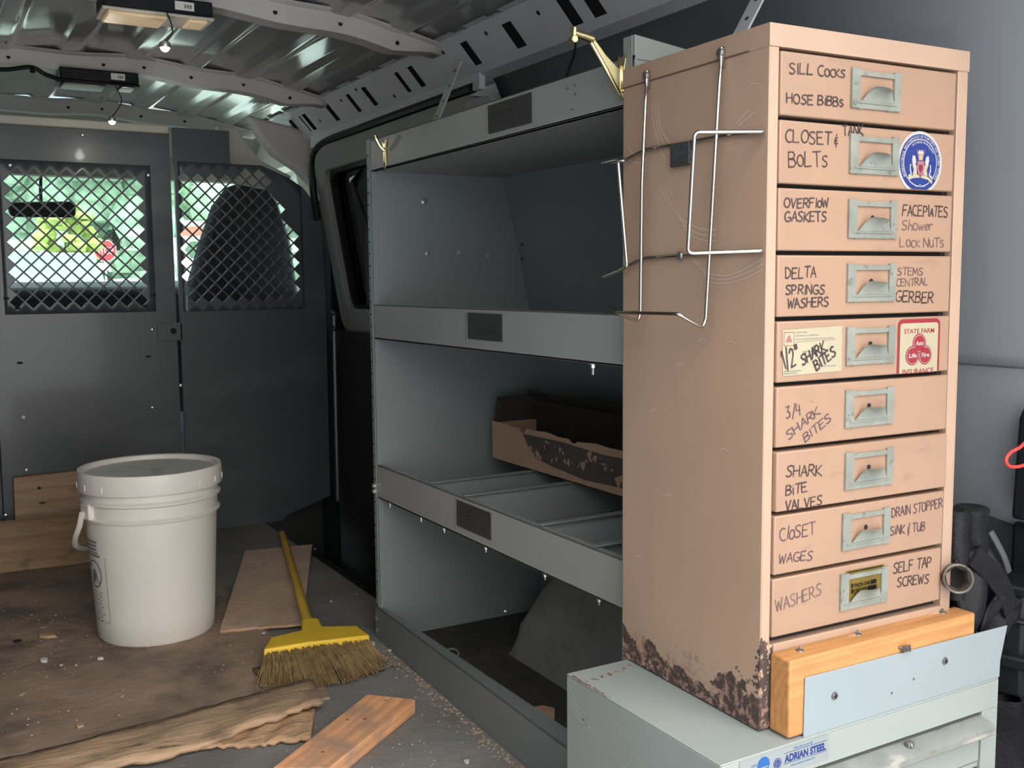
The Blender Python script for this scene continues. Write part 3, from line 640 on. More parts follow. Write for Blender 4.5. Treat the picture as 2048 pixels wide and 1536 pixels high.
oc2 = [(5.62 + .375 * math.cos(PI / 8 + k * PI / 4), 1.95 + .375 * math.sin(PI / 8 + k * PI / 4)) for k in range(8)]; m_.poly([(a, 37.975, b) for a, b in oc2], 0)
print_text(m_, 'STOP', lambda x, z: (x, 37.97, z), 5.35, 5.89, 1.83, .25, 1, bold=.01); m_.build('plate', [SIGNRED, WHITE], ss)
m_ = MB(); m_.box(5.59, 5.65, 38.0, 38.05, -.72, 2.2); m_.build('post', STEELBOLT, ss)
def car(x, y, rz, col, label, sc=1.0):
    c = thing('parked_car', label, 'car', (x, y, -.72), rz)
    pr_ = [(-2.1, .35), (-2.15, .75), (-1.85, .95), (-1.35, 1.05), (-.7, 1.62), (.9, 1.66), (1.75, 1.1), (2.1, 1.0), (2.15, .4)]
    m2 = MB(); m2.prism([(a * sc, b * sc) for a, b in pr_], 'Y', -.85 * sc, .85 * sc); m2.build('body', mat('car_paint_%d' % int(x * 10), col, rough=.25, coat=.5, var=.02), c, local=True, bevel=.08, seg=3)
    for s in (-1, 1):
        m2 = MB(); m2.prism([(-1.05 * sc, 1.1 * sc), (-.6 * sc, 1.5 * sc), (.8 * sc, 1.53 * sc), (1.4 * sc, 1.1 * sc)], 'Y', s * .86 * sc, s * .84 * sc)
        m2.build('window', BLACKP, c, local=True)
    for a in (-1.35, 1.35):
        for s in (-1, 1):
            m2 = MB(); m2.lathe([(.2, -.1), (.33, -.1), (.34, 0), (.33, .1), (.2, .1)], (a * sc, s * .78 * sc, .34), 20, ax=(0, 1, 0)); m2.build('wheel', BLACKP, c, local=True)
car(2.1, 25, PI / 2 + .15, (.19, .30, .34), 'pale blue car seen low through the wide lattice window, left of the bush', 1.35)
car(6.6, 36, .35, (.36, .37, .36), 'white car parked below the stop sign', 1.05)
b_ = thing('building', 'low white building with a red fascia seen left of the passenger seat', 'building', (16, 72, -.72))
m_ = MB(); m_.box(12, 28, 72, 80, -.72, 6.0); m_.build('wall', mat('white_siding', (.62, .62, .60), rough=.8), b_)
m_ = MB(); m_.box(11.8, 28.2, 71.8, 72, 5.8, 6.9); m_.box(11.8, 28.2, 71.8, 72, 4.1, 4.7); m_.build('fascia', mat('red_fascia', (.48, .16, .12), rough=.7), b_)

# ================================================================= SHELF UNIT
RZ = math.radians(-1.5)
SL = .879
sh = thing('shelf_unit', 'tall grey-blue steel shelf unit along the right wall of the van', 'shelf', (.8005, 1.0755, 0), 0)
BK = [(.395, 0), (.395, .52), (.362, .72), (.312, .947), (.285, 1.035)]       # depth of the back by height
m_ = MB(); m_.prism([(0.012, 0.0)] + BK + [(.012, 1.035)], 'Y', SL - .002, SL)
m_.build('end_panel', GREYSTEEL, sh, local=True)
m_ = MB(); m_.box(0, .014, SL - .001, SL + .022, 0, 1.038)
m_.box(-.002, .0, SL + .004, SL + .018, .0, 1.038)
for k in range(40): m_.lathe([(.0022, 0), (.0022, .0008)], (-.0024, SL + .011, .05 + k * .0245), 8, 1, ax=(-1, 0, 0))
m_.build('corner_post', [GREYSTEEL, DARKGAP], sh, local=True, bevel=.0012)
m_ = MB(); m_.prism([(.0, 0)] + BK + [(.0, 1.035)], 'Y', 0, .002); m_.box(-.0014, .012, .0022, .02, .086, 1.0595); m_.prism([(.0, 1.03), (.11, 1.03), (.11, 1.047), (0, 1.06)], 'Y', -.002, .002)
m_.build('end_panel', CHEST, sh, local=True)
m_ = MB()
for i in range(4):
    (a, b), (c, e) = BK[i], BK[i + 1]; m_.poly([(a, 0, b), (a, SL, b), (c, SL, e), (c, 0, e)])
for z in (.80, .83, .86, .89): m_.lathe([(.003, 0), (.003, .001)], (.335, SL - .03, z), 8, 1, ax=(-1, 0, 0))
m_.build('back_panel', [GREYSTEEL, DARKGAP], sh, local=True, weld=True)
def shelf(z0, z1, name, depth, surf):
    s = MB(); s.box(0, .0025, -.004, SL, z0, z1); s.box(.0, .014, .0, SL, z1 - .002, z1); s.box(0, min(depth, .392), .003, SL, surf - .003, surf); s.box(0, .010, 0, SL, z0, z0 + .002)
    return s.build(name, LIPSTEEL, sh, local=True, bevel=.0006)
s_top = shelf(.974, 1.035, 'shelf_top', .302, .977)
s_mid = shelf(.636, .706, 'shelf_tray', .375, .640)
s_low = shelf(.305, .375, 'shelf_tray', .398, .309)
m_ = MB(); k0, k1 = (.7635, 1.055), (.7965, 1.975)
m_.hexa([(k0[0], k0[1], 0.0005), (k0[0] + .003, k0[1], 0.0005), (k1[0] + .003, k1[1], 0.0005), (k1[0], k1[1], 0.0005)], [(k0[0], k0[1], .084), (k0[0] + .003, k0[1], .084), (k1[0] + .003, k1[1], .071), (k1[0], k1[1], .071)])
m_.hexa([(k0[0], k0[1], .081), (k0[0] + .04, k0[1], .081), (k1[0] + .012, k1[1], .068), (k1[0], k1[1], .068)], [(k0[0], k0[1], .084), (k0[0] + .04, k0[1], .084), (k1[0] + .012, k1[1], .071), (k1[0], k1[1], .071)])
kp = m_.build('kick_panel', mat('grey_kick_paint', (.16, .175, .18), rough=.36, var=.08, sc=4), sh, bevel=.0006)
m_ = MB(); m_.box(.012, .385, .004, SL - .004, .0005, .003); m_.build('bottom_mat', mat('dirty_black_mat', (.030, .029, .028), rough=.8, var=.4, sc=9, spots=(((.09, .075, .065), 7, .55, .75, (1, 1, 1)),)), sh, local=True)
for y in (.64, .505, .25, .10):
    m_ = MB(); m_.box(.004, .395, y - .001, y + .001, .309, .378); m_.box(.004, .395, y - .012, y + .001, .377, .379); m_.box(.004, .395, y - .014, y, .309, .311)
    m_.build('divider', GREYSTEEL, sh, local=True)
# dark handwritten labels on the lips: the writing is too worn to read
def lip_label(y0, y1, z0, z1, par, rows):
    q = MB(); q.box(-.0016, .0, y0, y1, z0, z1); q.box(-.0024, .0, y1 + .001, y1 + .0045, z0 - .003, z1, 2)
    for z, a, b in rows:
        y = b
        while y > a:
            pts = [(y - .002 * k, z + random.uniform(-.004, .004)) for k in range(4)]
            for i in range(3): q.add([(-.0019, pts[i][0], pts[i][1] - .0007), (-.0019, pts[i + 1][0], pts[i + 1][1] - .0007), (-.0019, pts[i + 1][0], pts[i + 1][1] + .0007), (-.0019, pts[i][0], pts[i][1] + .0007)], [(0, 1, 2, 3)], 1)
            y -= random.choice((.009, .009, .014))
    return lab(q.build('label_holder', [LABELM, mat('worn_label_ink', (.012, .012, .012), rough=.8), HOLDER], par, local=True), 'dark grey label with worn writing')
lip_label(.250, .383, .985, 1.029, s_top, [(1.015, .27, .37), (.998, .30, .36)])
lip_label(.345, .463, .655, .699, s_mid, [(.683, .36, .44), (.668, .36, .43)])
lip_label(.39, .515, .322, .368, s_low, [(.358, .41, .49), (.346, .40, .49), (.333, .40, .48)])
# bolts
def bolt(c, d, par=sh, r=.005, ln=.012):
    q = MB(); dv = Vector(d); q.lathe([(r * 1.5, 0), (r * 1.5, .002)], c, 14, ax=d); q.lathe([(r, .002), (r, .006)], c, 6, ax=d); q.lathe([(r * .5, .006), (r * .5, ln)], c, 8, ax=d)
    return q.build('bolt', STEELBOLT, par, local=True)
for (x, z) in ((.115, .918), (.12, .81), (.195, .812), (.262, .806)): bolt((x, SL - .002, z), (0, -1, 0), r=.0035 if z < .9 else .005, ln=.007)
for y in (.83, .68, .58, .42, .23, .085): bolt((.006, y, .305), (0, 0, -1), r=.0028, ln=.011)
bolt((.006, .10, .636), (0, 0, -1), r=.004, ln=.016)
for (z) in (.330, .318, .045, .02): bolt((-.002, SL + .011, z), (-1, 0, 0), r=.0045, ln=.006)
bolt((.05, SL - .003, .012), (0, -1, 0), r=.004); bolt((.30, SL - .003, .012), (0, -1, 0), r=.004)
for (y, z) in ((.135, 1.02), (.133, 1.008), (.152, 1.018), (.14, .988)):
    q = MB(); q.lathe([(.0017, 0), (.0015, .0012)], (-.0003, y, z), 8, ax=(-1, 0, 0)); q.build('rivet', SCREW, s_top, local=True)

# cardboard box lying along the back of the tray
cb = thing('cardboard_box', 'long open cardboard box with black print lying on the lower shelf tray', 'box', (1.09, 1.66, .3795), 0)
x0, x1, y0, y1, z0, z1 = 1.025, 1.135, 1.22, 1.868, .3795, .462
m_ = MB(); t = .003
zt = lambda y: z1 - .002 + .0015 * math.sin(y * 31) + .001 * math.sin(y * 77) - (.010 if abs(y - 1.74) < .012 else 0) - (.006 if abs(y - 1.56) < .008 else 0)
n = 26
m_.prism([(y1, z0), (y0, z0)] + [(y0 + (y1 - y0) * i / 60, zt(y0 + (y1 - y0) * i / 60)) for i in range(61)], 'X', x0, x0 + t)
m_.box(x0, x1, y0, y0 + t, z0, z1); m_.box(x0 + t, x1, y1 - t, y1, z0, z1 - .005); m_.box(x0, x1, y0, y1, z0, z0 + t)
bx = m_.build('box_body', CARD, cb, bevel=.0008)
CARD_SHADE = mat('shaded_box_inside', (.035, .028, .024), rough=.9, var=.2, sc=20)  # shade inside the box painted into its back wall, floor and flaps
m_ = MB(); m_.box(x1 - t, x1, y0, y1, z0 + t, z1 + .035); m_.box(x0 + t, x1 - t, y0 + t, y1 - t, z0 + t, z0 + .006); lab(m_.build('shaded_inside', CARD_SHADE, cb), 'inside of the box, its shade painted in')
m_ = MB(); m_.hexa([(x1 - t, y0, z1 + .035), (x1, y0, z1 + .035), (x1, y1, z1 + .035), (x1 - t, y1, z1 + .035)], [(x1 - .035, y0 + .02, z1 + .062), (x1 - .033, y0 + .02, z1 + .065), (x1 - .028, y1 - .01, z1 + .058), (x1 - .030, y1 - .01, z1 + .055)]); m_.build('flap', CARD_SHADE, cb)
m_ = MB(); m_.hexa([(x0 + .004, y1 - t, z1 - .006), (x1, y1 - t, z1 - .006), (x1, y1, z1 - .006), (x0 + .004, y1, z1 - .006)], [(x0 + .02, y1 + .012, z1 + .045), (x1, y1 + .012, z1 + .05), (x1, y1 + .014, z1 + .05), (x0 + .02, y1 + .014, z1 + .045)]); m_.build('flap', CARD_SHADE, cb)
m_ = MB(); rnd = random.Random(3)
def facep(y, z): return (x0 - .0006, y, z)
m_.poly([facep(y, z) for y, z in ((1.742, .449), (1.60, .451), (1.46, .446), (1.25, .452), (1.25, .392), (1.40, .396), (1.52, .391), (1.63, .399), (1.69, .407), (1.715, .425))], 0)
for k in range(46):                                    # bare cardboard showing through the worn print
    y = 1.71 - k * .0098 + rnd.uniform(-.003, .003); zc = rnd.uniform(.405, .440); sz = rnd.uniform(.004, .016); a0 = rnd.uniform(0, PI)
    m_.poly([(x0 - .0009, y + sz * math.cos(a0 + a_) * .7, zc + sz * math.sin(a0 + a_) * rnd.uniform(.5, 1)) for a_ in (0, 2.0, 2.6, 4.4)][:rnd.choice((3, 4))], 1)
m_.build('black_print', [mat('box_print', (.07, .06, .055), rough=.8), CARD], cb, smooth=0)

# ================================================================= BRASS BRACKETS and braces
def brass_bracket(loc, label):
    b = thing('handrail_bracket', label, 'bracket', loc, RZ, None); b.scale = (.80, .74, .84)
    q = MB(); pl = [(-.008, -.028), (-.004, -.034), (.004, -.034), (.008, -.028), (.0085, .014), (.012, .022), (.009, .032), (.002, .028), (-.002, .028), (-.009, .034), (-.012, .024), (-.0085, .014)]
    q.prism(pl, 'X', -.004, -.0005); q.build('wall_plate', BRASS, b, local=True, bevel=.001)
    q = MB(); q.prism([(-.004, .012), (-.012, .012), (-.034, .028), (-.058, .052), (-.064, .047), (-.030, .006), (-.004, -.026)], 'Y', -.0022, .0022)
    q.tube([(-.005, 0, -.028), (-.062, 0, .045)], .0036, 10); q.tube([(-.0055, 0, -.02), (-.0055, 0, .016)], .004, 10); q.build('arm', BRASS, b, local=True, bevel=.0008)
    q = MB(); q.tube([(-.058, 0, .0495), (-.076, 0, .053), (-.093, 0, .0555)], [.0065, .0062, .0058], 14); q.box(-.0975, -.092, -.006, .006, .044, .064); q.lathe([(.006, -.007), (.004, 0), (.006, .007)], (-.095, 0, .046), 12, ax=(0, 1, 0)); q.build('rail_cup', BRASS, b, local=True, bevel=.001)
    for z in (-.027,): 
        q = MB(); screw_head(q, (-.0045, .0, z), (-1, 0, 0), .0042); q.build('screw', STEELBOLT, b, local=True)
    return b
brass_bracket((.8000, 1.0965, 1.012), 'shiny brass handrail bracket beside the tan drawer cabinet')
hk = thing('coat_hook', 'small brass hook plate at the far end of the top shelf', 'hook', (.8003, 1.876, 1.002), 0)
q = MB(); q.prism([(-.006, -.026), (0, -.031), (.006, -.026), (.0055, .012), (.009, .024), (.0, .018), (-.009, .026), (-.0055, .012)], 'X', -.004, -.0005); q.build('wall_plate', BRASS, hk, local=True, bevel=.001)
q = MB(); q.tube(bez([(-.003, 0, .004), (-.012, 0, .012), (-.018, 0, .022), (-.022, 0, .030)], 4), .0035, 8); q.ball((-.022, 0, .031), .005, 6); q.build('hook_arm', BRASS, hk, local=True)
q = MB(); screw_head(q, (-.0045, 0, -.022), (-1, 0, 0), .0038); q.build('screw', SCREW, hk, local=True)
def brace(p, q_, label, w=.014):
    b = thing('steel_brace', label, 'brace', p, 0, None)
    P, Q = Vector(p), Vector(q_); d = (Q - P).normalized(); s = Vector((0, 1, 0)); s = (s - d * s.dot(d)).normalized(); nn = d.cross(s)
    m2 = MB(); a = P; c = Q
    m2.hexa([a - s * w - nn * .0015, a + s * w - nn * .0015, a + s * w + nn * .0015, a - s * w + nn * .0015], [c - s * w - nn * .0015, c + s * w - nn * .0015, c + s * w + nn * .0015, c - s * w + nn * .0015])
    for k in range(5): 
        for sg in (-1, 1): m2.lathe([(.0035, .0016), (.0035, .0019)], a.lerp(c, (k + .5) / 5), 10, 1, ax=tuple(nn * sg))
    m2.build('strip', [RAILP, DARKGAP], b, bevel=.001)
    m2 = MB(); e = a.lerp(c, .94); 
    for sg in (-1, 1): m2.lathe([(.010, .0015), (.010, .004), (.006, .004), (.006, .010)], e, 6, ax=tuple(nn * sg))
    m2.build('bolt', STEELBOLT, b)
brace((.925, 1.948, 1.041), (1.050, 2.05, 1.226), 'perforated steel brace from the shelf up to the roof rail')
brace((.972, 1.083, 1.062), (1.072, 1.097, 1.205), 'steel brace rising behind the tan cabinet')
m_ = MB(); m_.tube(bez([(1.06, 1.60, 1.19), (1.03, 1.56, 1.15), (1.0, 1.55, 1.09), (.985, 1.54, 1.037)], 6), .0022, 6)
tag(m_.build('thin_wire', BLACKP), 'thin dark wire hanging from the roof rail behind the top shelf', 'wire')
m_ = MB(); m_.prism([(.90, 1.036), (.97, 1.036), (1.0, 1.09), (.985, 1.115), (.94, 1.10)], 'Y', 1.80, 1.803); m_.box(.90, .965, 1.755, 1.80, 1.036, 1.060)
tag(m_.build('mounting_plate', mat('dull_plate_paint', (.16, .16, .165), rough=.6), bevel=.003), 'folded grey metal plate lying on top of the shelf unit', 'plate')

# ================================================================= TAN DRAWER CABINET (local frame: x right, y into the van, z up)
CO = (.764, .796, .2605)
dc = thing('drawer_cabinet', 'tall tan steel cabinet of nine labelled drawers on the grey chest', 'cabinet', CO, RZ)
W_, D_, H_ = .303, .26, .75
q = MB(); q.box(0, .0015, 0, D_, 0, .728); q.box(W_ - .0015, W_, 0, D_, 0, .728); q.box(.0017, W_ - .0017, D_ - .0015, D_, 0, .728)
q.box(.0017, .0135, .0002, .012, 0.0005, .7275); q.box(.2865, W_ - .0017, .0002, .012, 0.0005, .7275); q.box(.0137, .2863, .0004, .012, .001, .094); q.box(.0017, W_ - .0017, .0125, D_ - .002, 0.0003, .002)
q.build('body', TAN, dc, local=True, bevel=.0012)
q = MB(); q.box(.002, W_ - .002, .0125, D_ - .002, .09, .727); q.build('inner_cavity', DARKGAP, dc, local=True)
q = MB(); q.box(-.0008, W_ + .0008, -.0012, D_ + .0008, .727, H_); q.box(-.0012, -.0006, .03, D_, .7265, .728, 1)
q.build('lid', [TAN, mat('lid_seam', (.09, .055, .04), rough=.7)], dc, local=True, bevel=.0035, seg=3)
# scratches worn into the side by the swinging racks
q = MB()
def scr(pts, w_=.0008):
    pp = bez([(a, b, 0) for a, b in pts], 10)
    for i in range(len(pp) - 1):
        a, b = pp[i], pp[i + 1]; e = (b - a).normalized(); n_ = Vector((-e.y, e.x, 0)) * w_
        q.add([(-.0004, (a - n_).x, (a - n_).y), (-.0004, (b - n_).x, (b - n_).y), (-.0004, (b + n_).x, (b + n_).y), (-.0004, (a + n_).x, (a + n_).y)], [(0, 1, 2, 3)])
for dy in (0, .006, .012): 
    scr([(.20 - dy, .70), (.195 - dy, .67), (.18 - dy, .64 + dy), (.172 - dy, .632 + dy)], .0007)
    scr([(.185 - dy * 1.5, .600), (.15 - dy, .565 - dy), (.11, .548 - dy), (.08, .545 - dy)], .0005)
    scr([(.125 - dy, .515), (.09, .497 - dy * .7), (.05, .496 - dy * .7), (.004, .512 - dy)], .0005)
scr([(.045, .653), (.02, .664)], .0006); scr([(.05, .655), (.028, .668)], .0005); scr([(.25, .655), (.235, .642), (.21, .635)], .0008); scr([(.252, .648), (.24, .636), (.22, .632)], .0006)
for (a, b) in ((.03, .69), (.15, .39), (.11, .42), (.07, .30), (.17, .23), (.23, .14), (.06, .42), (.2, .33)): scr([(a, b), (a - .008, b + .003), (a - .016, b + .001)], .0005)
scm = lab(q.build('scratches', mat('scratched_enamel', (.50, .37, .30), rough=.5), dc, local=True), 'pale curved scratches'); scm['kind'] = 'stuff'
TEXT = [
(1,'SILL Cocks',0.0258,0.7014,0.1048,0.7031,0.0108),(1,'HOSE BiBBs',0.0228,0.6712,0.1038,0.6733,0.0097),
(2,'CLOSET',0.0219,0.6317,0.0874,0.6319,0.0129),(2,'&',0.0913,0.6335,0.0971,0.6338,0.0098),(2,'TANK',0.1039,0.6425,0.1344,0.6447,0.0106),(2,'BoLTs',0.0271,0.6060,0.0826,0.6091,0.0157),
(3,'OVERFloW',0.0216,0.5640,0.0851,0.5661,0.0097),(3,'GASKETS',0.0229,0.5497,0.0830,0.5511,0.0103),(3,'FACEPlaTES',0.1984,0.5600,0.2745,0.5599,0.0119),(3,'Shower',0.1984,0.5436,0.2491,0.5449,0.0105),(3,'Lock NuTs',0.1960,0.5249,0.2693,0.5255,0.0105),
(4,'DELTA',0.0252,0.4906,0.0685,0.4918,0.0112),(4,'SPRINGS',0.0256,0.4738,0.0819,0.4737,0.0098),(4,'WASHERS',0.0284,0.4593,0.0882,0.4606,0.0099),(4,'STEMS',0.1929,0.4933,0.2351,0.4931,0.0083),(4,'CENTRAL',0.1913,0.4805,0.2445,0.4820,0.0083),(4,'GERBER',0.1903,0.4635,0.2534,0.4609,0.0124),
(5,'1/2"',0.0245,0.3943,0.0455,0.4010,0.0195),(5,'SHARK',0.0500,0.3980,0.0845,0.4127,0.0113),(5,'BITES',0.0705,0.3912,0.0998,0.4070,0.0113),
(6,'3/4',0.0279,0.3422,0.0505,0.3442,0.0129),(6,'SHARK',0.0315,0.3189,0.0784,0.3441,0.0099),(6,'BITES',0.0563,0.3138,0.0955,0.3359,0.0095),
(7,'SHARK',0.0270,0.2792,0.0799,0.2758,0.0120),(7,'BiTE',0.0275,0.2587,0.0594,0.2602,0.0105),(7,'VALVES',0.0274,0.2424,0.0814,0.2430,0.0106),
(8,'CloSET',0.0222,0.2097,0.0743,0.2102,0.0137),(8,'WAGES',0.0209,0.1851,0.0706,0.1822,0.0102),(8,'DRAIN STOPPER',0.1933,0.2148,0.2797,0.2171,0.0110),(8,'SiNK & TUB',0.1919,0.1945,0.2498,0.1926,0.0103),
(9,'WASHERS',0.0192,0.1313,0.0868,0.1398,0.0134),(9,'SELF TAP',0.1992,0.1475,0.2648,0.1467,0.0124),(9,'SCREWS',0.2063,0.1299,0.2608,0.1273,0.0111)]
OUT = [0, 0, 0, .0005, .0015, .002, .004, .002, .001]
for k in range(9):
    z1 = .7235 - .0695 * k; z0 = z1 - .0648; yf = -.0015 - OUT[k]
    q = MB(); q.box(.0145, .2815, yf, .0122, z0, z1)
    d_ = q.build('drawer', DRAWER, dc, local=True, bevel=.0016)
    # label holder with its curled finger pull
    hx0, hx1, hz0, hz1 = .1135, .1885, z1 - .0505, z1 - .0098; q = MB(); y1_ = yf - .0028
    def fr(a, b, c, e, yy0=yf, yy1=y1_): q.box(a, b, yy1, yy0, c, e)
    fr(hx0, hx0 + .0125, hz0, hz1 + .0012); fr(hx1 - .0105, hx1, hz0, hz1 + .0012); fr(hx0 + .0118, hx1 - .0098, hz1 - .006, hz1 - .0008, yf, y1_ + .0004); fr(hx0 + .0118, hx1 - .0098, hz0, hz0 + .0085, yf, y1_ + .0004)
    q.box(hx0 + .006, hx1 - .005, y1_ - .0008, y1_, hz0 + .0055, hz0 + .0072)
    # scooped pull: rises from the lower bar and curls outward
    a0, a1 = hx0 + .0125, hx1 - .0105
    def pull(u, v):
        x = a0 + (a1 - a0) * u; up = min(1, max(0, u / .30)); dn = min(1, max(0, (1 - u) / .10)); e = (up * up * (3 - 2 * up)) * (dn * dn * (3 - 2 * dn))
        bul = math.sin(PI * min(1, max(0, (u - .06) / .9))) ** 1.3
        hgt = .0150 * e * (1 - .30 * max(0, u - .35) * (1.3 - u) * 1.6); zz = hz0 + .0075 + hgt * math.sin(v * PI / 2 * 1.08); yy = y1_ - .0125 * bul * (v ** 2.0) * e - .0004
        return (x, yy, zz)
    q.grid(pull, 20, 8)
    for sx_ in (hx0 + .015, hx1 - .016): q.box(sx_ - .004, sx_ + .004, yf - .001, yf, hz0 - .0012, hz0)
    h_ = q.build('label_holder', HOLDER, d_, local=True, bevel=.0004, smooth=35)
    if k >= 2 and k != 8:
        q = MB(); q.lathe([(.0027, 0), (.0027, .0006)], (.1515, yf - .0002, hz0 + .0225), 14, ax=(0, -1, 0)); q.build('rivet_hole', DARKGAP, d_, local=True)
    P_ = lambda x, z, o=0: (x, yf - .0006 - o * .0002, z)
    for mname, sel in ((0, [t_ for t_ in TEXT if t_[0] == k + 1])[0:2],):
        groups = {}
        for t_ in sel:
            mt = INKF if t_[1] in ('Shower', 'Lock NuTs', 'STEMS', 'CENTRAL', 'WASHERS') and t_[2] > .19 or (k == 8 and t_[1] == 'WASHERS') else INKP if k in (5, 7) else INK
            groups.setdefault(mt.name, []).append(t_)
        for mn, ts in groups.items():
            for t_ in ts:
                q = MB(); hand(q, t_[1], *t_[2:7], yf - (.0012 if k == 4 else .0006), 0, t=.00095 if k == 4 else .00060 if mn != 'black_marker' else .00072)
                q.build('handwriting', MATS[mn], d_, local=True, smooth=0)
    if k == 1:       # oval blue union emblem
        q = MB(); cx, cz, rx_, rz_ = .2242, .6195, .0362, .0352
        def ell(sc, o, mi, cut=True):
            pp = []
            for i in range(64):
                a = 2 * PI * i / 64; x = cx + rx_ * sc * math.cos(a); z = cz + rz_ * sc * math.sin(a)
                if cut: z = max(z, z0 + .0008)
                pp.append(P_(x, z, o))
            q.poly(pp, mi)
        ell(1, 0, 0); ell(.905, 1, 1); ell(.76, 2, 0, False); ell(.725, 3, 1, False)
        def ring_text(s, sc, hh, a0, a1, wd):
            tot = sum(.5 if c == ' ' else .45 if c in 'I.,1' else 1.2 if c in 'MW' else 1 for c in s); pos = 0
            for c in s:
                wch = .5 if c == ' ' else .45 if c in 'I.,1' else 1.2 if c in 'MW' else 1
                a = math.radians(a0 + (a1 - a0) * (pos + wch / 2) / tot); pos += wch
                if c == ' ': continue
                ca, sa = math.cos(a), math.sin(a); w2 = wd * wch * .44
                def fn(x, z, ca=ca, sa=sa): 
                    # tangent (clockwise) and radial directions
                    R = sc + z / rx_; return P_(cx + rx_ * R * ca + x * sa, cz + rz_ * R * sa - x * ca, 4)
                print_text(q, c, fn, -w2, w2, -hh / 2, hh, 0, bold=.015)
        ring_text('INTERNATIONAL BROTHERHOOD OF PAINTERS AND ALLIED TRADES', .83, .0031, 214, -38, .0023)
        ring_text('ORGANIZED MAR. 15, 1887', .655, .0024, 128, 28, .0019)
        # crest: two winged supporters, shield, crowned helm and a scrolled ribbon
        def sh_(pts, mi, o): q.poly([P_(cx + a * .001, cz + b * .001, o) for a, b in pts], mi)
        for s in (-1, 1):
            sh_([(s * 5, -14), (s * 6, -4), (s * 10, 1), (s * 12, 6), (s * 14, 4), (s * 13, -3), (s * 10.5, -8), (s * 12, -13), (s * 10, -16), (s * 7, -13)], 2, 4)
            sh_([(s * 7, 0), (s * 9, 7), (s * 13, 8), (s * 14, 3), (s * 11, -4)], 0, 5)
            sh_([(s * 14, -13), (s * 16, -6), (s * 15, -2), (s * 17, -2), (s * 17.5, -8), (s * 15.5, -14)], 0, 5)
            sh_([(s * 3, 3), (s * 6, 12), (s * 7, 16), (s * 4.5, 12), (s * 2, 8)], 3, 4)
            sh_([(s * 13, -12), (s * 19, -14), (s * 20, -18), (s * 15, -15)], 0, 5)
        sh_([(-5, 2), (5, 2), (6, -6), (3, -14), (0, -17), (-3, -14), (-6, -6)], 3, 6); sh_([(-3, -2), (3, -2), (3.4, -7), (0, -12), (-3.4, -7)], 4, 7)
        for zz in (-4, -7): sh_([(-2.5, zz), (2.5, zz), (2.5, zz - 1), (-2.5, zz - 1)], 1, 8)
        sh_([(-3, 3), (3, 3), (2.6, 10), (-2.6, 10)], 2, 5); sh_([(-4.5, 11), (-2, 15), (0, 12.5), (2, 15), (4.5, 11), (3, 9), (-3, 9)], 0, 5)
        rib_ = [(-19, -20), (-12, -17.5), (0, -16.5), (12, -18.5), (19, -23), (20, -19.5), (12, -15), (0, -13), (-12, -14), (-20, -16.5)]
        sh_(rib_, 2, 6); sh_([(-1.5, -24), (1.5, -24), (1.5, -24.6), (-1.5, -24.6)], 0, 5)
        for xx in (-6, 0, 6): sh_([(xx - 1.5, -26), (xx + 1.5, -26), (xx + 1.5, -26.7), (xx - 1.5, -26.7)], 0, 5)
        lab(q.build('emblem_sticker', [PAPERW, BLUE, CREAM, PINKP, RED], d_, local=True, smooth=0), 'oval blue and white union emblem sticker')
    if k == 4:       # business card and insurance sticker
        q = MB(); q.poly([P_(.0207, .4365), P_(.1071, .4388), P_(.1079, .3892), P_(.0226, .3875)], 0)
        def fr2(a, b, c, e, w2, mi, o):
            for (p1, p2, p3, p4) in ((a, b, c, c + w2), (a, b, e - w2, e), (a, a + w2, c, e), (b - w2, b, c, e)): q.poly([P_(p1, p3, o), P_(p2, p3, o), P_(p2, p4, o), P_(p1, p4, o)], mi)
        fr2(.0228, .0375, .4195, .4340, .0005, 1, 1)
        def disc(x, z, r_, mi, o, n=24): q.poly([P_(x + r_ * math.cos(2 * PI * i / n), z + r_ * math.sin(2 * PI * i / n), o) for i in range(n)], mi)
        for (x, z) in ((.0301, .4284), (.0281, .4250), (.0321, .4250)): disc(x, z, .0021, 2, 1, 14)
        F_ = lambda o: (lambda x, z: P_(x, z, o))
        print_text(q, 'STATE FARM', F_(1), .0400, .0560, .4325, .0016, 3); print_text(q, 'INSURANCE COMPANIES', F_(1), .0400, .0720, .4290, .0016, 3); print_text(q, 'HOME OFFICES: BLOOMINGTON, ILLINOIS', F_(1), .0400, .0960, .4252, .0016, 3)
        q.poly([P_(.039, .4234, 1), P_(.098, .4245, 1), P_(.098, .4241, 1), P_(.039, .4230, 1)], 3)
        for (a, b, z) in ((.0235, .047, .3918), (.0235, .043, .3895), (.080, .098, .3950), (.05, .062, .4120)):
            x = a
            while x < b: q.poly([P_(x, z, 1), P_(x + .0012, z, 1), P_(x + .0012, z + .0011, 1), P_(x, z + .0011, 1)], 3); x += .0018
        lab(q.build('business_card', [CREAM, RED, PINKP, GREYPR], d_, local=True, smooth=0), 'cream business card taped on')
        q = MB(); a, b, c, e = .1950, .2650, z0 + .0008, .4432
        def rr_(a, b, c, e, r_, mi, o):
            pp = []
            for (x, z, s) in ((b - r_, e - r_, 0), (a + r_, e - r_, 90)): pp += [P_(x + r_ * math.cos(math.radians(s + 15 * i)), z + r_ * math.sin(math.radians(s + 15 * i)), o) for i in range(7)]
            q.poly(pp + [P_(a, c, o), P_(b, c, o)], mi)
        rr_(a, b, c, e, .007, 1, 0); rr_(a + .0034, b - .0034, c, e - .0046, .004, 0, 1)
        print_text(q, 'STATE FARM', F_(2), .2045, .2545, .4268, .0052, 1, bold=.01); print_text(q, 'INSURANCE', F_(2), .2035, .2555, .3805, .0054, 1, bold=.01)
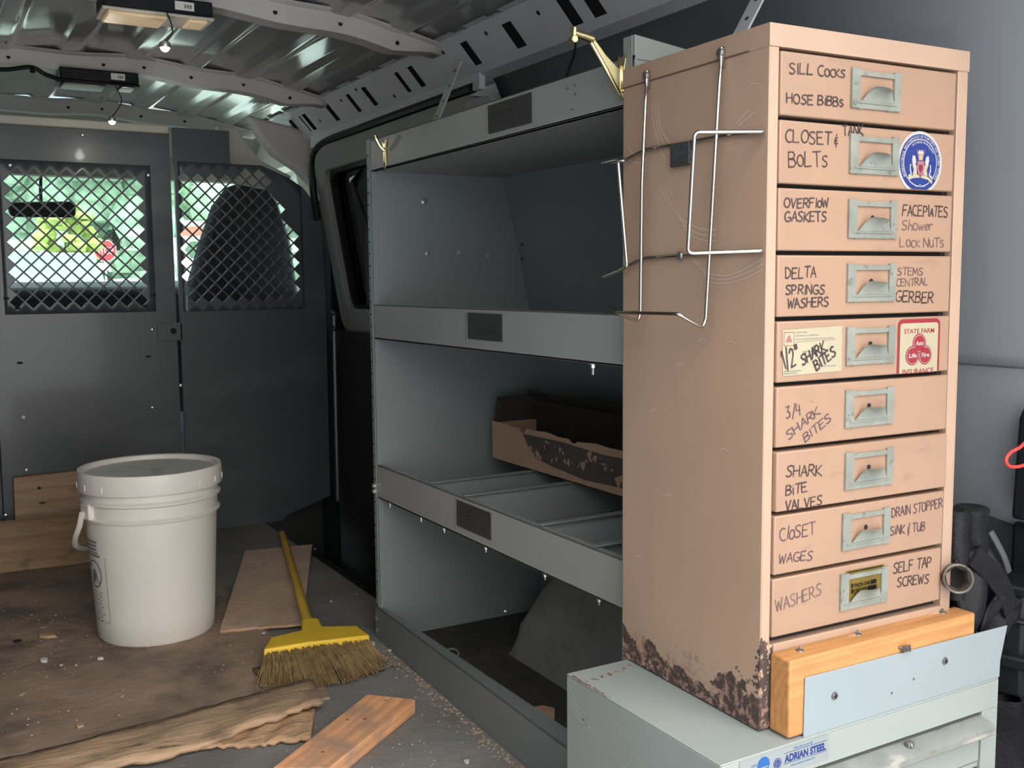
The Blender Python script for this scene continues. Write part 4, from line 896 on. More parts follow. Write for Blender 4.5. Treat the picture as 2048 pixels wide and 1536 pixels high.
        for (x, z, s) in ((.2300, .4152, 'Auto'), (.2192, .4012, 'Life'), (.2402, .4012, 'Fire')):
            disc(x, z, .0112, 1, 2); disc(x, z, .0098, 2, 3); disc(x, z, .0092, 1, 4); print_text(q, s, F_(5), x - .0066, x + .0062, z - .0022, .0050, 2, bold=.02, shear=.25)
        lab(q.build('insurance_sticker', [CREAM, RED, PAPERW], d_, local=True, smooth=0), 'cream and red insurance sticker')
    if k == 8:
        q = MB(); y2 = yf - .0010
        q.box(.1235, .1830, y2, y2 + .0006, hz0 + .004, hz1 + .0035)
        F9 = lambda x, z: (x, y2 - .0003, z)
        print_text(q, 'VISION ONE', F9, .1345, .1610, hz0 + .0242, .0042, 1, bold=.02); print_text(q, 'EYECARE', F9, .1345, .1560, hz0 + .0178, .0042, 1, bold=.02)
        for (a, b, z) in ((.1310, .1338, .0238), (.1620, .1710, .0238), (.1310, .1338, .0174), (.1570, .1710, .0174)): q.poly([F9(a, hz0 + z), F9(b, hz0 + z), F9(b, hz0 + z + .0050), F9(a, hz0 + z + .0050)], 1)
        q.poly([F9(.1370, hz0 + .0155), F9(.158, hz0 + .0155), F9(.158, hz0 + .0166), F9(.137, hz0 + .0166)], 1)
        x = .126
        while x < .18: q.poly([F9(x, hz1 + .0012), F9(x + .0013, hz1 + .0012), F9(x + .0013, hz1 + .0028), F9(x, hz1 + .0028)], 1); x += .0019
        lab(q.build('business_card', [GOLDC, mat('card_print', (.008, .007, .006), rough=.7, spec=.1)], d_, local=True, smooth=0), 'gold business card in the label holder')
# wire racks on the cabinet side
def rack(label, pts_list, hooks, r=.0021):
    w = thing('wire_rack', label, 'wire rack', CO, RZ)
    for pts in pts_list:
        q = MB(); q.tube(rounded(pts, .006), r, 10); q.build('wire_loop', CHROME, w, local=True)
    for (y, z, kind) in hooks:
        q = MB()
        if kind == 'eye':
            q.box(-.0045, -.0020, y - .004, y + .004, z - .016, z + .006); q.build('flat_hook', mat('dark_bronze', (.09, .07, .05), rough=.4, metal=.8), w, local=True, bevel=.002)
            q = MB()
        q.lathe([(.0052, .0), (.0052, .002), (.0040, .0034), (.0016, .0038)], (-.0045 if kind == 'eye' else -.0036, y, z), 14, ax=(-1, 0, 0)); q.build('screw', SCREW, w, local=True)
    return w
rack('tall bright wire rack hanging from two screws on the side of the tan cabinet',
     [[(-.005, .2045, .738), (-.0055, .2045, .722), (-.009, .2010, .706), (-.016, .1985, .60), (-.018, .1975, .450), (-.022, .1970, .441), (-.055, .1965, .4525), (-.055, .0760, .4535), (-.022, .0755, .4375), (-.018, .0750, .446), (-.016, .0660, .60), (-.009, .0665, .706), (-.0055, .0690, .722), (-.005, .0690, .738)]],
     [(.2060, .733, 'eye'), (.0705, .733, 'eye')])
rack('wide bright wire rack turned sideways on the side of the tan cabinet',
     [[(-.0035, .150, .6455), (-.0035, .070, .6453), (-.0035, .000, .6405), (-.080, .019, .6380), (-.080, .0285, .5170), (-.0035, -.001, .5195), (-.0035, .139, .5180), (-.0035, .2095, .5170), (-.010, .249, .5045), (-.040, .2485, .4935), (-.050, .180, .5055), (-.050, .199, .6315), (-.040, .2495, .6325), (-.008, .2470, .6375), (-.0035, .2085, .6465), (-.0035, .145, .6457)]],
     [(.1385, .5180, 'screw')])
q = MB(); q.box(-.0062, -.0012, .122, .157, .620, .6465); tag(q.build('tape_patch', TAPE, dc, local=True, bevel=.001), '', '')
o = bpy.data.objects['tape_patch']; del o['label'], o['category']

# ================================================================= BEAM, PLATE, GREY DRAWER CHEST
bm_ = thing('wood_beam', 'fresh yellow pine beam bracing the foot of the tan cabinet', 'wood beam', (.777, .764, .2605))
q = MB(); q.box(.777, 1.084, .7645, .8005 - .006, .2605, .347); bo = q.build('timber', PINE, bm_, bevel=.0028, seg=3)
for (x, y) in ((.809, .782), (.903, .785), (1.05, .785)):
    q = MB(); q.lathe([(.0048, 0), (.0044, .0014), (.0015, .0022)], (x, y, .3466), 12); q.lathe([(.0016, 0), (.0014, .004)], (x + .001, y + .001, .3475), 8, ax=(.5, .3, .6)); q.build('screw', SCREW, bm_)
q = MB(); q.prism([(.890, .786), (.905, .788), (.898, .783), (.893, .7825)], 'Z', .3468, .3482); q.prism([(1.03, .788), (1.052, .789), (1.045, .786)], 'Z', .3468, .3478); lab(q.build('splinter', PLYEDGE, bm_), 'raised splinters by the screws')
pl = thing('steel_plate', 'pale blue-grey steel plate screwed to the front of the pine beam', 'plate', (.97, .763, .2585))
q = MB(); q.prism([(.797, .2575), (1.132, .2575), (1.1325, .278), (1.144, .321), (.798, .325)], 'Y', .7622, .7640); q.build('sheet', PLATE, pl, bevel=.0006)
for (x, z) in ((.842, .296), (1.026, .299)):
    q = MB(); q.lathe([(.0046, 0), (.0042, .0016), (.0012, .0022)], (x, .7622, z), 14, ax=(0, -1, 0)); q.box(x - .0028, x + .0028, .7592, .7602, z - .0004, z + .0004, 1); q.box(x - .0004, x + .0004, .7592, .7602, z - .0028, z + .0028, 1); q.build('screw', [SCREW, DARKGAP], pl)
for (x, z) in ((.935, .279), (.972, .288)):
    q = MB(); q.lathe([(.0016, 0), (.0016, .0004)], (x, .7622, z), 8, ax=(0, -1, 0)); q.build('dimple', SCREW, pl)
def loose_screw(p, d, label):
    s = thing('wood_screw', label, 'screw', p, 0); q = MB(); dv = Vector(d).normalized()
    q.lathe([(.0012, -.004), (.0042, -.0003), (.0045, .0003), (.0032, .0006)], p, 14, ax=d); e = Vector(p) - dv * .022
    q.tube([Vector(p) - dv * .003, e + dv * .006, e], [.0016, .0013, .0003], 8)
    for k in range(6): q.lathe([(.0010, -.0006), (.0022, 0), (.0010, .0006)], Vector(p) - dv * (.007 + .0024 * k), 10, ax=d)
    q.build('shank', SCREW, s)
    q = MB(); c = Vector(p) + dv * .0008; q.lathe([(.0016, 0), (.0016, .0003)], c, 4, ax=d); q.build('cross_slot', DARKGAP, s)
loose_screw((.9515, .7585, .3292), (.45, -.85, -.05), 'upper left loose screw lying on the top edge of the steel plate')
loose_screw((.9600, .7590, .3282), (.75, -.62, .02), 'right loose screw lying on the top edge of the steel plate')
loose_screw((.9525, .7600, .3275), (.50, -.85, -.25), 'lower loose screw lying on the top edge of the steel plate')

ch = thing('drawer_chest', 'grey steel drawer chest carrying the tan cabinet', 'drawer chest', (.90, .90, 0))
q = MB(); q.box(.678, .6795, .760, 1.047, 0, .2563); q.box(1.1255, 1.127, .760, 1.047, 0, .2563); q.box(.6797, 1.1253, 1.0455, 1.0468, 0, .2563); q.box(.678, 1.127, .760, 1.047, .2565, .2585); q.box(.6797, 1.1253, .7602, .768, .2215, .2563)
q.box(.6797, .703, .7602, .775, .0125, .2213); q.box(1.098, 1.1253, .7602, .775, .0125, .2213); q.box(.7035, 1.0975, .764, .775, .150, .156); q.box(.7035, 1.0975, .764, .775, .072, .078); q.box(.6797, 1.1253, .7602, .775, 0.0005, .0122)
q.build('case', CHEST, ch, bevel=.0016)
q = MB(); q.box(.704, 1.097, .778, 1.04, .012, .222); q.build('inner_cavity', DARKGAP, ch)
for (a, b) in ((.158, .2155), (.080, .147), (.014, .069)):
    q = MB(); q.box(.7045, 1.0965, .762, .776, a, b); d_ = q.build('drawer', CHEST, ch, bevel=.001)
    q = MB(); q.prism([(.764, b + .001), (.746, b - .004), (.741, b - .008), (.741, b - .016), (.745, b - .018), (.747, b - .012), (.764, b - .006)], 'X', .703, 1.099); q.build('handle', CHESTWORN, d_, bevel=.0012)
    if a > .15:
        q = MB(); q.box(.952, .962, .750, .757, b - .003, b + .004); q.tube([(.957, .752, b + .003), (.957, .749, b - .002)], .002, 8); q.build('latch', SCREW, d_, bevel=.001)
q = MB()
def cscr(pts, w_):
    pp = bez([(a, b, 0) for a, b in pts], 6)
    for i in range(len(pp) - 1):
        a, b = pp[i], pp[i + 1]; e = (b - a).normalized(); n_ = Vector((-e.y, e.x, 0)) * w_ * random.uniform(.5, 1.2)
        q.add([(.6777, (a - n_).x, (a - n_).y), (.6777, (b - n_).x, (b - n_).y), (.6777, (b + n_).x, (b + n_).y), (.6777, (a + n_).x, (a + n_).y)], [(0, 1, 2, 3)])
for pts in ([(1.040, .246), (1.030, .231), (1.012, .213), (.998, .206)], [(1.043, .236), (1.026, .219), (1.008, .211)], [(1.036, .240), (1.022, .226), (1.004, .220)], [(1.043, .226), (1.030, .216), (1.016, .209), (.992, .208)],
            [(.975, .207), (.965, .190), (.958, .176)], [(.945, .199), (.935, .192), (.925, .186), (.917, .195)], [(.940, .178), (.932, .172), (.926, .180)], [(.96, .165), (.955, .160), (.952, .163)], [(.90, .21), (.89, .206)]): cscr(pts, .0007)
sc_ = lab(q.build('scratches', mat('bare_scratch', (.36, .37, .36), rough=.5), ch, smooth=0), 'pale scratches on the side'); sc_['kind'] = 'stuff'
q = MB(); rnd = random.Random(14)
for k in range(46):
    if k < 24: x = .6785 + abs(rnd.gauss(0, .0012)); y = 1.035 - .080 * k / 24
    else: t = (k - 24) / 22; x = .690 + .075 * t + rnd.gauss(0, .002); y = 1.012 + .012 * t + rnd.gauss(0, .003)
    r_ = rnd.uniform(.0008, .0026); q.poly([(x + r_ * rnd.uniform(.5, 1.2) * math.cos(2 * PI * i / 7), y + 1.5 * r_ * rnd.uniform(.5, 1.2) * math.sin(2 * PI * i / 7), .2588) for i in range(7)])
ru_ = lab(q.build('rust_specks', mat('rust_speck', (.17, .085, .06), rough=.8, var=.3, sc=200), ch, smooth=0), 'brown rust specks along the top edge'); ru_['kind'] = 'stuff'
q = MB(); S9 = lambda x, z, o=0: (x, .7596 - o * .0002, z)
q.poly([S9(.703, .2275), S9(.832, .2275), S9(.832, .2555), S9(.703, .2555)], 0)
F0 = lambda x, z: S9(x, z, 1)
print_text(q, 'ADRIAN STEEL', F0, .7665, .828, .2393, .0082, 1, bold=.045); print_text(q, 'Manufactured By', F0, .780, .808, .2510, .0028, 2); print_text(q, 'www.adriansteel.com', F0, .776, .812, .2330, .0024, 2)
for z in (.2375, .2492): q.poly([S9(.765, z, 1), S9(.829, z, 1), S9(.829, z + .0005, 1), S9(.765, z + .0005, 1)], 1)
def dsk(x, z, r_, mi, o): q.poly([S9(x + r_ * math.cos(2 * PI * i / 24), z + r_ * math.sin(2 * PI * i / 24), o) for i in range(24)], mi)
dsk(.7565, .2410, .0058, 1, 1); dsk(.7565, .2410, .0049, 0, 2); dsk(.7565, .2410, .0042, 1, 3)
for pt_ in ((.7545, .2385, .7552, .2435), (.7578, .2385, .7585, .2435)): q.poly([S9(pt_[0], pt_[1], 4), S9(pt_[2], pt_[1], 4), S9(pt_[2], pt_[3], 4), S9(pt_[0], pt_[3], 4)], 0)
dsk(.7365, .2445, .0088, 2, 1); q.poly([S9(.7295, .2410, 2), S9(.7435, .2410, 2), S9(.7425, .2425, 2), S9(.7305, .2425, 2)], 0); 
print_text(q, 'Latch', F0, .7195, .7265, .2455, .0032, 2)
q.build('maker_sticker', [PALEBLUE, BLUE, BLUE2], ch, smooth=0)
lab(bpy.data.objects['maker_sticker'], 'pale sticker with blue lettering')

# ================================================================= POUCH, SOCKET, BIN at the far right
bn = thing('black_bin', 'ribbed black plastic bin beside the grey chest', 'bin', (1.21, .90, 0))
q = MB()
def tubp(d): return [(1.150 - d * .3, .845 - d), (1.203 - d * .4, .845 - d), (1.220 - d * .6, .792 - d), (1.284, .777 - d), (1.284, .99), (1.150 - d * .3, .99)]
q.prism(tubp(0), 'Z', .20, .345); q.prism(tubp(.006), 'Z', .336, .350); q.prism(tubp(.008), 'Z', .300, .307); q.prism(tubp(.013), 'Z', .240, .257); q.build('tub', BLACKP, bn, bevel=.004)
q = MB(); q.hexa([(1.19, .845, .33), (1.284, .845, .33), (1.284, .862, .33), (1.19, .862, .33)], [(1.203, .845, .440), (1.284, .845, .412), (1.284, .862, .412), (1.203, .862, .440)]); q.build('back_wall', BLACKP, bn, bevel=.004)
q = MB(); q.hexa([(1.270, .780, .345), (1.284, .780, .345), (1.284, .845, .345), (1.270, .845, .345)], [(1.270, .780, .415), (1.284, .780, .415), (1.284, .845, .420), (1.270, .845, .420)]); q.build('side_wall', BLACKP, bn, bevel=.004)
for (y, z) in ((.800, .400), (.792, .362)):
    q = MB(); q.tube(bez([(1.270, y + .012, z + .004), (1.264, y + .006, z - .004), (1.263, y - .004, z - .006), (1.269, y - .012, z - .003)], 5), .0026, 8); q.build('grip', mat('highlit_black_grip', (.06, .06, .065), rough=.35), bn)  # pale crescents: highlight on the grips put into their colour
bg = thing('black_bag', 'black fabric bag standing under the ribbed bin', 'bag', (1.21, .90, 0))
q = MB(); q.grid(lambda u, v: (1.142 + .145 * u, .800 + .010 * math.sin(u * 17 + v * 3) + .006 * math.sin(v * 11) , .005 + .195 * v), 24, 24); q.box(1.146, 1.285, .815, .99, .003, .198)
q.build('cloth', BLACKF, bg, smooth=60)
tb = MB(); tb.prism([(1.241, .43), (1.283, .43), (1.283, .585), (1.256, .578), (1.249, .565)], 'Y', .806, .83)
tag(tb.build('black_case', BLACKP, bevel=.006, seg=3), 'upright black case against the grey side wall, behind the red wire loop', 'case')
tb = MB(); tb.tube(bez([(1.262, .807, .556), (1.201, .79, .538), (1.178, .79, .531), (1.169, .79, .522), (1.178, .79, .513), (1.206, .79, .512), (1.262, .807, .517)], 8), .0022, 8)
tag(tb.build('red_wire', REDWIRE), 'loop of red wire in front of the upright black case', 'wire')
wp = thing('tool_pouch', 'creased black leather tool pouch beside the tan cabinet', 'pouch', (1.13, .82, .30))
q = MB()
for (x0_, y0_, x1_, y1_, r_) in ((1.104, .812, 1.092, .800, .0165), (1.139, .815, 1.150, .818, .0195)):
    pts = [(x0_ + (x1_ - x0_) * k / 8, y0_ + (y1_ - y0_) * k / 8, .458 - .105 * k / 8) for k in range(9)]
    q.tube(pts, [r_ * (1 + .08 * math.sin(k * 2.3)) for k in range(9)], 18)
q.build('tool_sleeve', LEATHER, wp, smooth=60)
q = MB()
for (x, y, r_) in ((1.104, .812, .0165), (1.139, .815, .0195)): q.lathe([(r_ * 1.08, -.006), (r_ * 1.12, 0), (r_ * .95, .003), (r_ * .7, .0035), (r_ * .5, .001)], (x, y, .459), 20)
q.build('cap', BLACKP, wp)
q = MB()      # body of the pouch with folds
def bagp(u, v):
    x = 1.084 + .085 * u + .020 * u * v; z = .405 - .095 * v + .03 * u * (1 - v) - .012 * u; y = .792 + .012 * math.sin(u * 9 + v * 4) - .010 * math.sin(PI * v) + .03 * u * (1 - v) 
    return (x, y, z)
q.grid(bagp, 26, 20); q.build('pouch_body', LEATHER, wp, solid=.006, smooth=70)
q = MB(); a = bez([(1.110, .786, .408), (1.128, .776, .388), (1.150, .772, .362), (1.166, .774, .338), (1.176, .780, .328)], 6)
for i in range(len(a) - 1):
    p0, p1 = a[i], a[i + 1]; wv = Vector((.010, 0, .010)); q.hexa([p0 - wv, p0 + wv, p1 + wv, p1 - wv], [p0 - wv + Vector((0, .004, 0)), p0 + wv + Vector((0, .004, 0)), p1 + wv + Vector((0, .004, 0)), p1 - wv + Vector((0, .004, 0))])
q.build('strap', BLACKF, wp, smooth=60)
q = MB(); q.grid(lambda u, v: (1.128 + .088 * u - .02 * v * (1 - u), .768 + .018 * v + .02 * u + .004 * math.sin(u * 14 + 5 * v), .358 - .030 * u * u - .062 * v * (1 - .45 * u)), 20, 14); q.build('flap', LEATHER, wp, solid=.003, smooth=70)
q = MB(); q.tube(bez([(1.180, .815, .424), (1.190, .812, .408), (1.203, .810, .388), (1.216, .811, .366)], 5), .0042, 10, flat=.4); lab(q.build('strap', mat('silver_strap', (.075, .078, .082), rough=.45, metal=.3), wp), 'pale silver strap')
sk = thing('socket_wrench', 'grimy steel socket on a short drive beside the black pouch', 'socket', (1.09, .78, .377))
c = Vector((1.056, .770, .392)); ax = Vector((-.62, -.76, .18)).normalized()
q = MB(); hx = .0125
q.lathe([(.0145, -.040), (.0165, -.036), (.0170, -.004), (.0178, -.002), (.0178, .002), (.0165, .003), (.0152, .002)], c, 36, 0, ax=tuple(ax), close=True)
qq = Vector((0, 0, 1)).rotation_difference(ax)
for (d0, d1, r0, r1) in ((.002, -.003, .0152, .0140), (-.003, -.026, .0140, .0132)):
    vs = []
    for (dd, rr_2) in ((d0, r0), (d1, r1)):
        for i in range(12): 
            w2 = 2 * PI * i / 12; rad = rr_2 if d0 > 0 and dd == d0 else rr_2 * (1.0 if i % 2 == 0 else .866)
            vs.append(c + qq @ Vector((rad * math.cos(w2), rad * math.sin(w2), dd)))
    q.add(vs, [(i, (i + 1) % 12, (i + 1) % 12 + 12, i + 12) for i in range(12)])
q.poly([c + qq @ Vector((.0132 * math.cos(2 * PI * i / 12), .0132 * math.sin(2 * PI * i / 12), -.026)) for i in range(12)], 1)
q.build('socket', [SOCKM, DARKGAP], sk, smooth=30)
q = MB(); e1 = c - ax * .040; e2 = c - ax * .078; q.tube([e1, e2], [.0105, .009], 16); q.tube([e2 + Vector((.0, 0, .0)), e2 + Vector((.030, -.012, -.004))], .008, 14); q.ball(e2 + Vector((.034, -.014, -.004)), .010, 8); q.build('drive', SOCKM, sk)

# ================================================================= BUCKET
BX, BY = .405, 2.262
bk = thing('bucket', 'white plastic five-gallon pail with a lid on the plywood floor', 'bucket', (BX, BY, .006))
q = MB(); q.lathe([(.0, .0065), (.116, .0065), (.120, .012), (.123, .06), (.1335, .262), (.1335, .266), (.140, .268), (.141, .272), (.1355, .276), (.1360, .300), (.1425, .303), (.1430, .308), (.1375, .312), (.1375, .325), (.1440, .328), (.1440, .334), (.138, .338)], (BX, BY, 0), 64, close=True)
q.build('pail', WHITEP, bk, smooth=35)
q = MB(); q.lathe([(.1395, .326), (.1470, .327), (.1475, .330), (.1470, .362), (.1450, .3675), (.1405, .3680), (.1365, .3660), (.1345, .3580), (.1330, .3570)], (BX, BY, 0), 64, close=True)
q.lathe([(.1335, .3570), (.06, .3575), (.0, .3575)], (BX, BY, 0), 64, 1, close=True)
for k in range(18): 
    a = 2 * PI * k / 18; q.box(BX + .1474 * math.cos(a) - .001, BX + .1474 * math.cos(a) + .001, BY + .1474 * math.sin(a) - .001, BY + .1474 * math.sin(a) + .001, .334, .346)
q.build('lid', [WHITEP, LIDTOP], bk, smooth=35)
va = math.atan2(-BY, -BX)                       # towards the camera
ang = lambda deg: va - math.radians(deg)        # positive: to the left as seen
def bkp(deg, r_, z): a = ang(deg); return (BX + r_ * math.cos(a), BY + r_ * math.sin(a), z)
for dg in (64, 244):
    q = MB(); vs = []
    for (r_, ) in ((.132,), (.1475,)):
        for (dd, z) in ((-8, .272), (8, .272), (8, .306), (-8, .306)): vs.append(bkp(dg + dd, r_, z))
    q.hexa(vs[:4], vs[4:]); q.build('handle_lug', WHITEP, bk, bevel=.004)
q = MB(); pts = []
for k in range(33):
    t = PI * k / 32; dg = 64 + 180 * k / 32; rr_2 = .150 + .014 * math.sin(t); z = .288 - .125 * math.sin(t) ** .62; pts.append(bkp(dg, rr_2, z))
q.tube(pts, .0045, 8, flat=1.4); q.build('bail_handle', WHITEP, bk)
q = MB(); SRF = lambda dg, z, o=.0007: bkp(dg, .123 + (z - .06) * .0105 / .202 + o, z)
def arcq(d0, d1, z0, z1, mi=0, o=.0007):
    n = max(1, int(abs(d1 - d0) / 3)); 
    for i in range(n): a, b = d0 + (d1 - d0) * i / n, d0 + (d1 - d0) * (i + 1) / n; q.poly([SRF(a, z0, o), SRF(b, z0, o), SRF(b, z1, o), SRF(a, z1, o)], mi)
rnd = random.Random(5)
for z in (.222, .214, .206): arcq(84, 52 + rnd.uniform(0, 8), z, z + .0045)
arcq(80, 54, .193, .197); arcq(82, 56, .200, .2025)
n = 40
for i in range(n):                     # warning roundel
    a0, a1 = 2 * PI * i / n, 2 * PI * (i + 1) / n
    pp = [(66 + 12.5 * s_ * math.cos(a_), .155 + .030 * s_ * math.sin(a_)) for a_, s_ in ((a0, 1), (a1, 1), (a1, .88), (a0, .88))]
    q.poly([SRF(*p) for p in pp])
q.poly([SRF(*p) for p in ((75.5, .174), (74, .177), (56.5, .136), (58, .133))])
q.poly([SRF(*p) for p in ((72, .140), (70, .160), (66, .166), (62, .158), (60, .138), (64, .146), (67, .134))])
for k in range(9):
    z = .115 - k * .0075; x = 82
    while x > 56: w2 = rnd.uniform(1.5, 4); arcq(x, x - w2, z, z + .0022); x -= w2 + rnd.uniform(2.5, 5)
for (d0, d1, z0, z1) in ((47, 47.5, .055, .195), (88, 47.5, .0545, .0555)): arcq(d0, d1, z0, z1)
lab(q.build('printed_label', mat('grey_pail_print', (.17, .175, .185), rough=.5), bk, smooth=0), 'grey printed warning label')

# ================================================================= FLOOR THINGS
def slab(name, label, cat, pts, z0, z1, m, bevel=.001, group=None, jag=0):
    q = MB(); q.prism(pts, 'Z', z0, z1); return tag(q.build(name, m, bevel=bevel), label, cat, group)
# plywood sheet with a ragged front edge
rnd = random.Random(11); edge = []
xs = [-.42 + (1.02) * i / 60 for i in range(61)]
for x in xs: edge.append((x, 1.735 + .018 * math.sin(x * 7) + rnd.uniform(-.006, .006)))
q = MB(); q.prism(edge + [(.615, 1.80), (.60, 1.92), (.605, 2.10), (.60, 2.42), (.66, 3.115), (-.42, 3.115)], 'Z', .0008, .006)
tag(q.build('plywood_sheet', PLY), 'dirty brown plywood sheet covering the floor under the bucket', 'plywood')
def strip(name, label, top, bot, za, zb, m, n=44, seed=1, sag=.004, thick=.006):
    """a torn board between two ragged edges"""
    rnd = random.Random(seed); q = MB()
    def interp(pl, t):
        L_ = len(pl) - 1; k = min(L_ - 1, int(t * L_)); f_ = t * L_ - k; return (pl[k][0] + (pl[k + 1][0] - pl[k][0]) * f_, pl[k][1] + (pl[k + 1][1] - pl[k][1]) * f_)
    jt = [rnd.uniform(-.004, .004) for _ in range(n + 1)]; jb = [rnd.uniform(-.006, .006) for _ in range(n + 1)]
    rows = 7; vs = []
    for i in range(n + 1):
        t = i / n; a = interp(top, t); b = interp(bot, t)
        for r_ in range(rows):
            s = r_ / (rows - 1); x = a[0] + (b[0] - a[0]) * s; y = a[1] + jt[i] + (b[1] + jb[i] - a[1] - jt[i]) * s
            z = za + (zb - za) * s + .0025 * math.sin(t * 23 + s * 5) * (0 < r_ < rows - 1) + sag * math.sin(t * 9) * s
            vs.append((x, y, z))
    q.add(vs, [(i * rows + r_, i * rows + r_ + 1, (i + 1) * rows + r_ + 1, (i + 1) * rows + r_) for i in range(n) for r_ in range(rows - 1)])
    return tag(q.build(name, m, solid=thick, smooth=50), label, 'wood scrap')
strip('torn_veneer', 'long torn strip of brown plywood veneer lying in front of the broom', [(-.12, 1.735), (.065, 1.722), (.212, 1.735), (.36, 1.752), (.47, 1.772), (.582, 1.786), (.590, 1.776)], [(-.12, 1.66), (.04, 1.63), (.16, 1.612), (.30, 1.610), (.40, 1.628), (.50, 1.648), (.570, 1.668)], .014, .016, PLYSTRIP, seed=4, thick=.008)
strip('torn_veneer', 'short splintered veneer piece sticking out under the long torn strip', [(.34, 1.650), (.42, 1.66), (.50, 1.675), (.565, 1.690)], [(.325, 1.636), (.395, 1.606), (.45, 1.585), (.512, 1.567)], .0055, .0055, PLYEDGE, n=26, seed=9, sag=.0015, thick=.006)
q = MB(); q.prism([(.515, 2.163), (.682, 2.114), (.925, 2.756), (.741, 2.787)], 'Z', .0065, .0125)
po = q.build('plywood_offcut', [mat('brown_offcut', (.56, .41, .31), rough=.75, var=.18, sc=7, bump=.3, bsc=60, spots=(((.30, .22, .17), 9, .55, .72, (1, .5, 1)),))], bevel=.0008); tag(po, 'flat brown plywood offcut under the broom handle', 'plywood')
q = MB(); rnd = random.Random(2); n = 22
for i in range(n):
    t0, t1 = i / n, (i + 1) / n
    if .34 < t0 < .42: continue
    a = Vector((.515 + .167 * t0, 2.163 - .049 * t0)); b = Vector((.515 + .167 * t1, 2.163 - .049 * t1)); dd = rnd.uniform(.001, .005)
    q.hexa([(a.x, a.y - dd, .0065), (b.x, b.y - dd, .0065), (b.x, b.y, .0065), (a.x, a.y, .0065)], [(a.x, a.y - dd * .5, .0122), (b.x, b.y - dd * .5, .0122), (b.x, b.y + .002, .0126), (a.x, a.y + .002, .0126)])
lab(q.build('split_edge', PLYEDGE, po), 'pale freshly split front edge')
wb_ = thing('wood_block', 'short weathered orange board on the rubber floor in front of the torn strips', 'wood block', (.56, 1.52, 0))
q = MB(); q.prism([(.644, 1.644), (.708, 1.579), (.491, 1.412), (.416, 1.457)], 'Z', .0006, .027); 
# rotate texture with the board: build in its own frame
bo_ = MB(); L1 = Vector((.644 - .416, 1.644 - 1.457)); aa = math.atan2(L1.y, L1.x)
bo2 = thing('board_frame', '', '', (.416, 1.457, 0), aa); bpy.data.objects.remove(bo2)
wb_.location = (.416, 1.457, 0); wb_.rotation_euler = (0, 0, aa); XF[wb_.name] = Matrix.Translation((.416, 1.457, 0)) @ Matrix.Rotation(aa, 4, 'Z')
q.build('board', PINE_ORANGE, wb_, bevel=.0025, seg=3)
for (x, y, r_) in ((.575, 1.560, .004), (.601, 1.548, .004), (.50, 1.468, .0035), (.66, 1.60, .003)):
    q = MB(); q.poly([(x + r_ * rnd.uniform(.6, 1.2) * math.cos(2 * PI * i / 9), y + r_ * .7 * rnd.uniform(.6, 1.2) * math.sin(2 * PI * i / 9), .0273) for i in range(9)])
    lab(q.build('paint_spot', mat('dull_red_spot', (.30, .06, .05), rough=.7), wb_), 'small dull red paint spot')
# pine boards against the partition
q = MB(); q.hexa([(.190, 3.09, .045), (.420, 3.09, .045), (.420, 3.112, .045), (.190, 3.112, .045)], [(.193, 3.108, .222), (.425, 3.108, .226), (.425, 3.130, .226), (.193, 3.130, .222)])
pb = thing('pine_board', 'upright pine offcut leaning on the partition behind the bucket', 'board', (.30, 3.11, .0)); q.build('board', PINE_OLD, pb, bevel=.0015)
for (x, z, rx, rz) in ((.256, .188, .0055, .0045), (.262, .146, .009, .003)):
    y = 3.09 + .018 * (z - .045) / .178 - .0012; q = MB(); q.poly([(x + rx * math.cos(2 * PI * i / 12), y, z + rz * math.sin(2 * PI * i / 12)) for i in range(12)])
    lab(q.build('knot', mat('dark_knot', (.035, .022, .018), rough=.7), pb), 'dark knot')
pb2 = thing('pine_board', 'pine board lying on its long edge in front of the upright offcut', 'board', (.1, 2.98, .0))
q = MB(); q.hexa([(-.40, 2.958, .0065), (.43, 2.90, .0065), (.43, 2.925, .0065), (-.40, 2.983, .0065)], [(-.40, 3.060, .116), (.43, 3.000, .116), (.43, 3.022, .120), (-.40, 3.082, .120)]); q.build('board', PINE_OLD, pb2, bevel=.003)
# broom
br = thing('broom', 'yellow broom lying on the floor with its straw bristles towards us', 'broom', (.66, 1.98, .006))
q = MB(); HZ = .047
q.prism([(.535, 1.904), (.625, 1.897), (.743, 1.873), (.742, 1.941), (.680, 1.974), (.690, 2.030), (.657, 2.042), (.634, 1.975), (.567, 1.965)], 'Z', HZ - .030, HZ)
q.build('cap', YELLOW, br, bevel=.004, seg=3)
q = MB(); q.tube([(.673, 2.020, .034), (.676, 2.062, .036), (.880, 2.892, .020)], [.0125, .0105, .0095], 14); q.build('handle', mat('yellow_handle_paint', (.62, .40, .05), rough=.45, var=.2, sc=12, stretch=(1, .3, 1)), br)
q = MB(); rnd = random.Random(21)
roots = [(.538, 1.906), (.625, 1.900), (.743, 1.876)]
for k in range(620):
    t = rnd.random(); x = .540 + .200 * t; yr = 1.912 - .034 * t + .012 * math.sin(PI * t); layer = rnd.random()
    z = .022 + .020 * layer; cl = round(t * 24) / 24; t2 = cl * .88 + t * .12
    ex = .500 + .250 * t2 + rnd.gauss(0, .005); ey = 1.822 - .055 * math.sin(PI * min(1, t * 1.02)) * (.6 + .4 * t) - .03 * t + .008 * t + rnd.gauss(0, .008) + (.02 if t > .9 else 0)
    ez = .0075 + .010 * layer * rnd.random(); mx_, my_ = (x * .55 + ex * .45), (yr * .5 + ey * .5)
    q.tube([(x, yr + .004, z), (mx_ + rnd.gauss(0, .002), my_, (z + ez) / 2 + .004), (ex, ey, ez)], [.0014, .0013, .0007], 4)
b2 = q.build('bristles', BRISTLE, br, smooth=0); b2['kind'] = 'stuff'
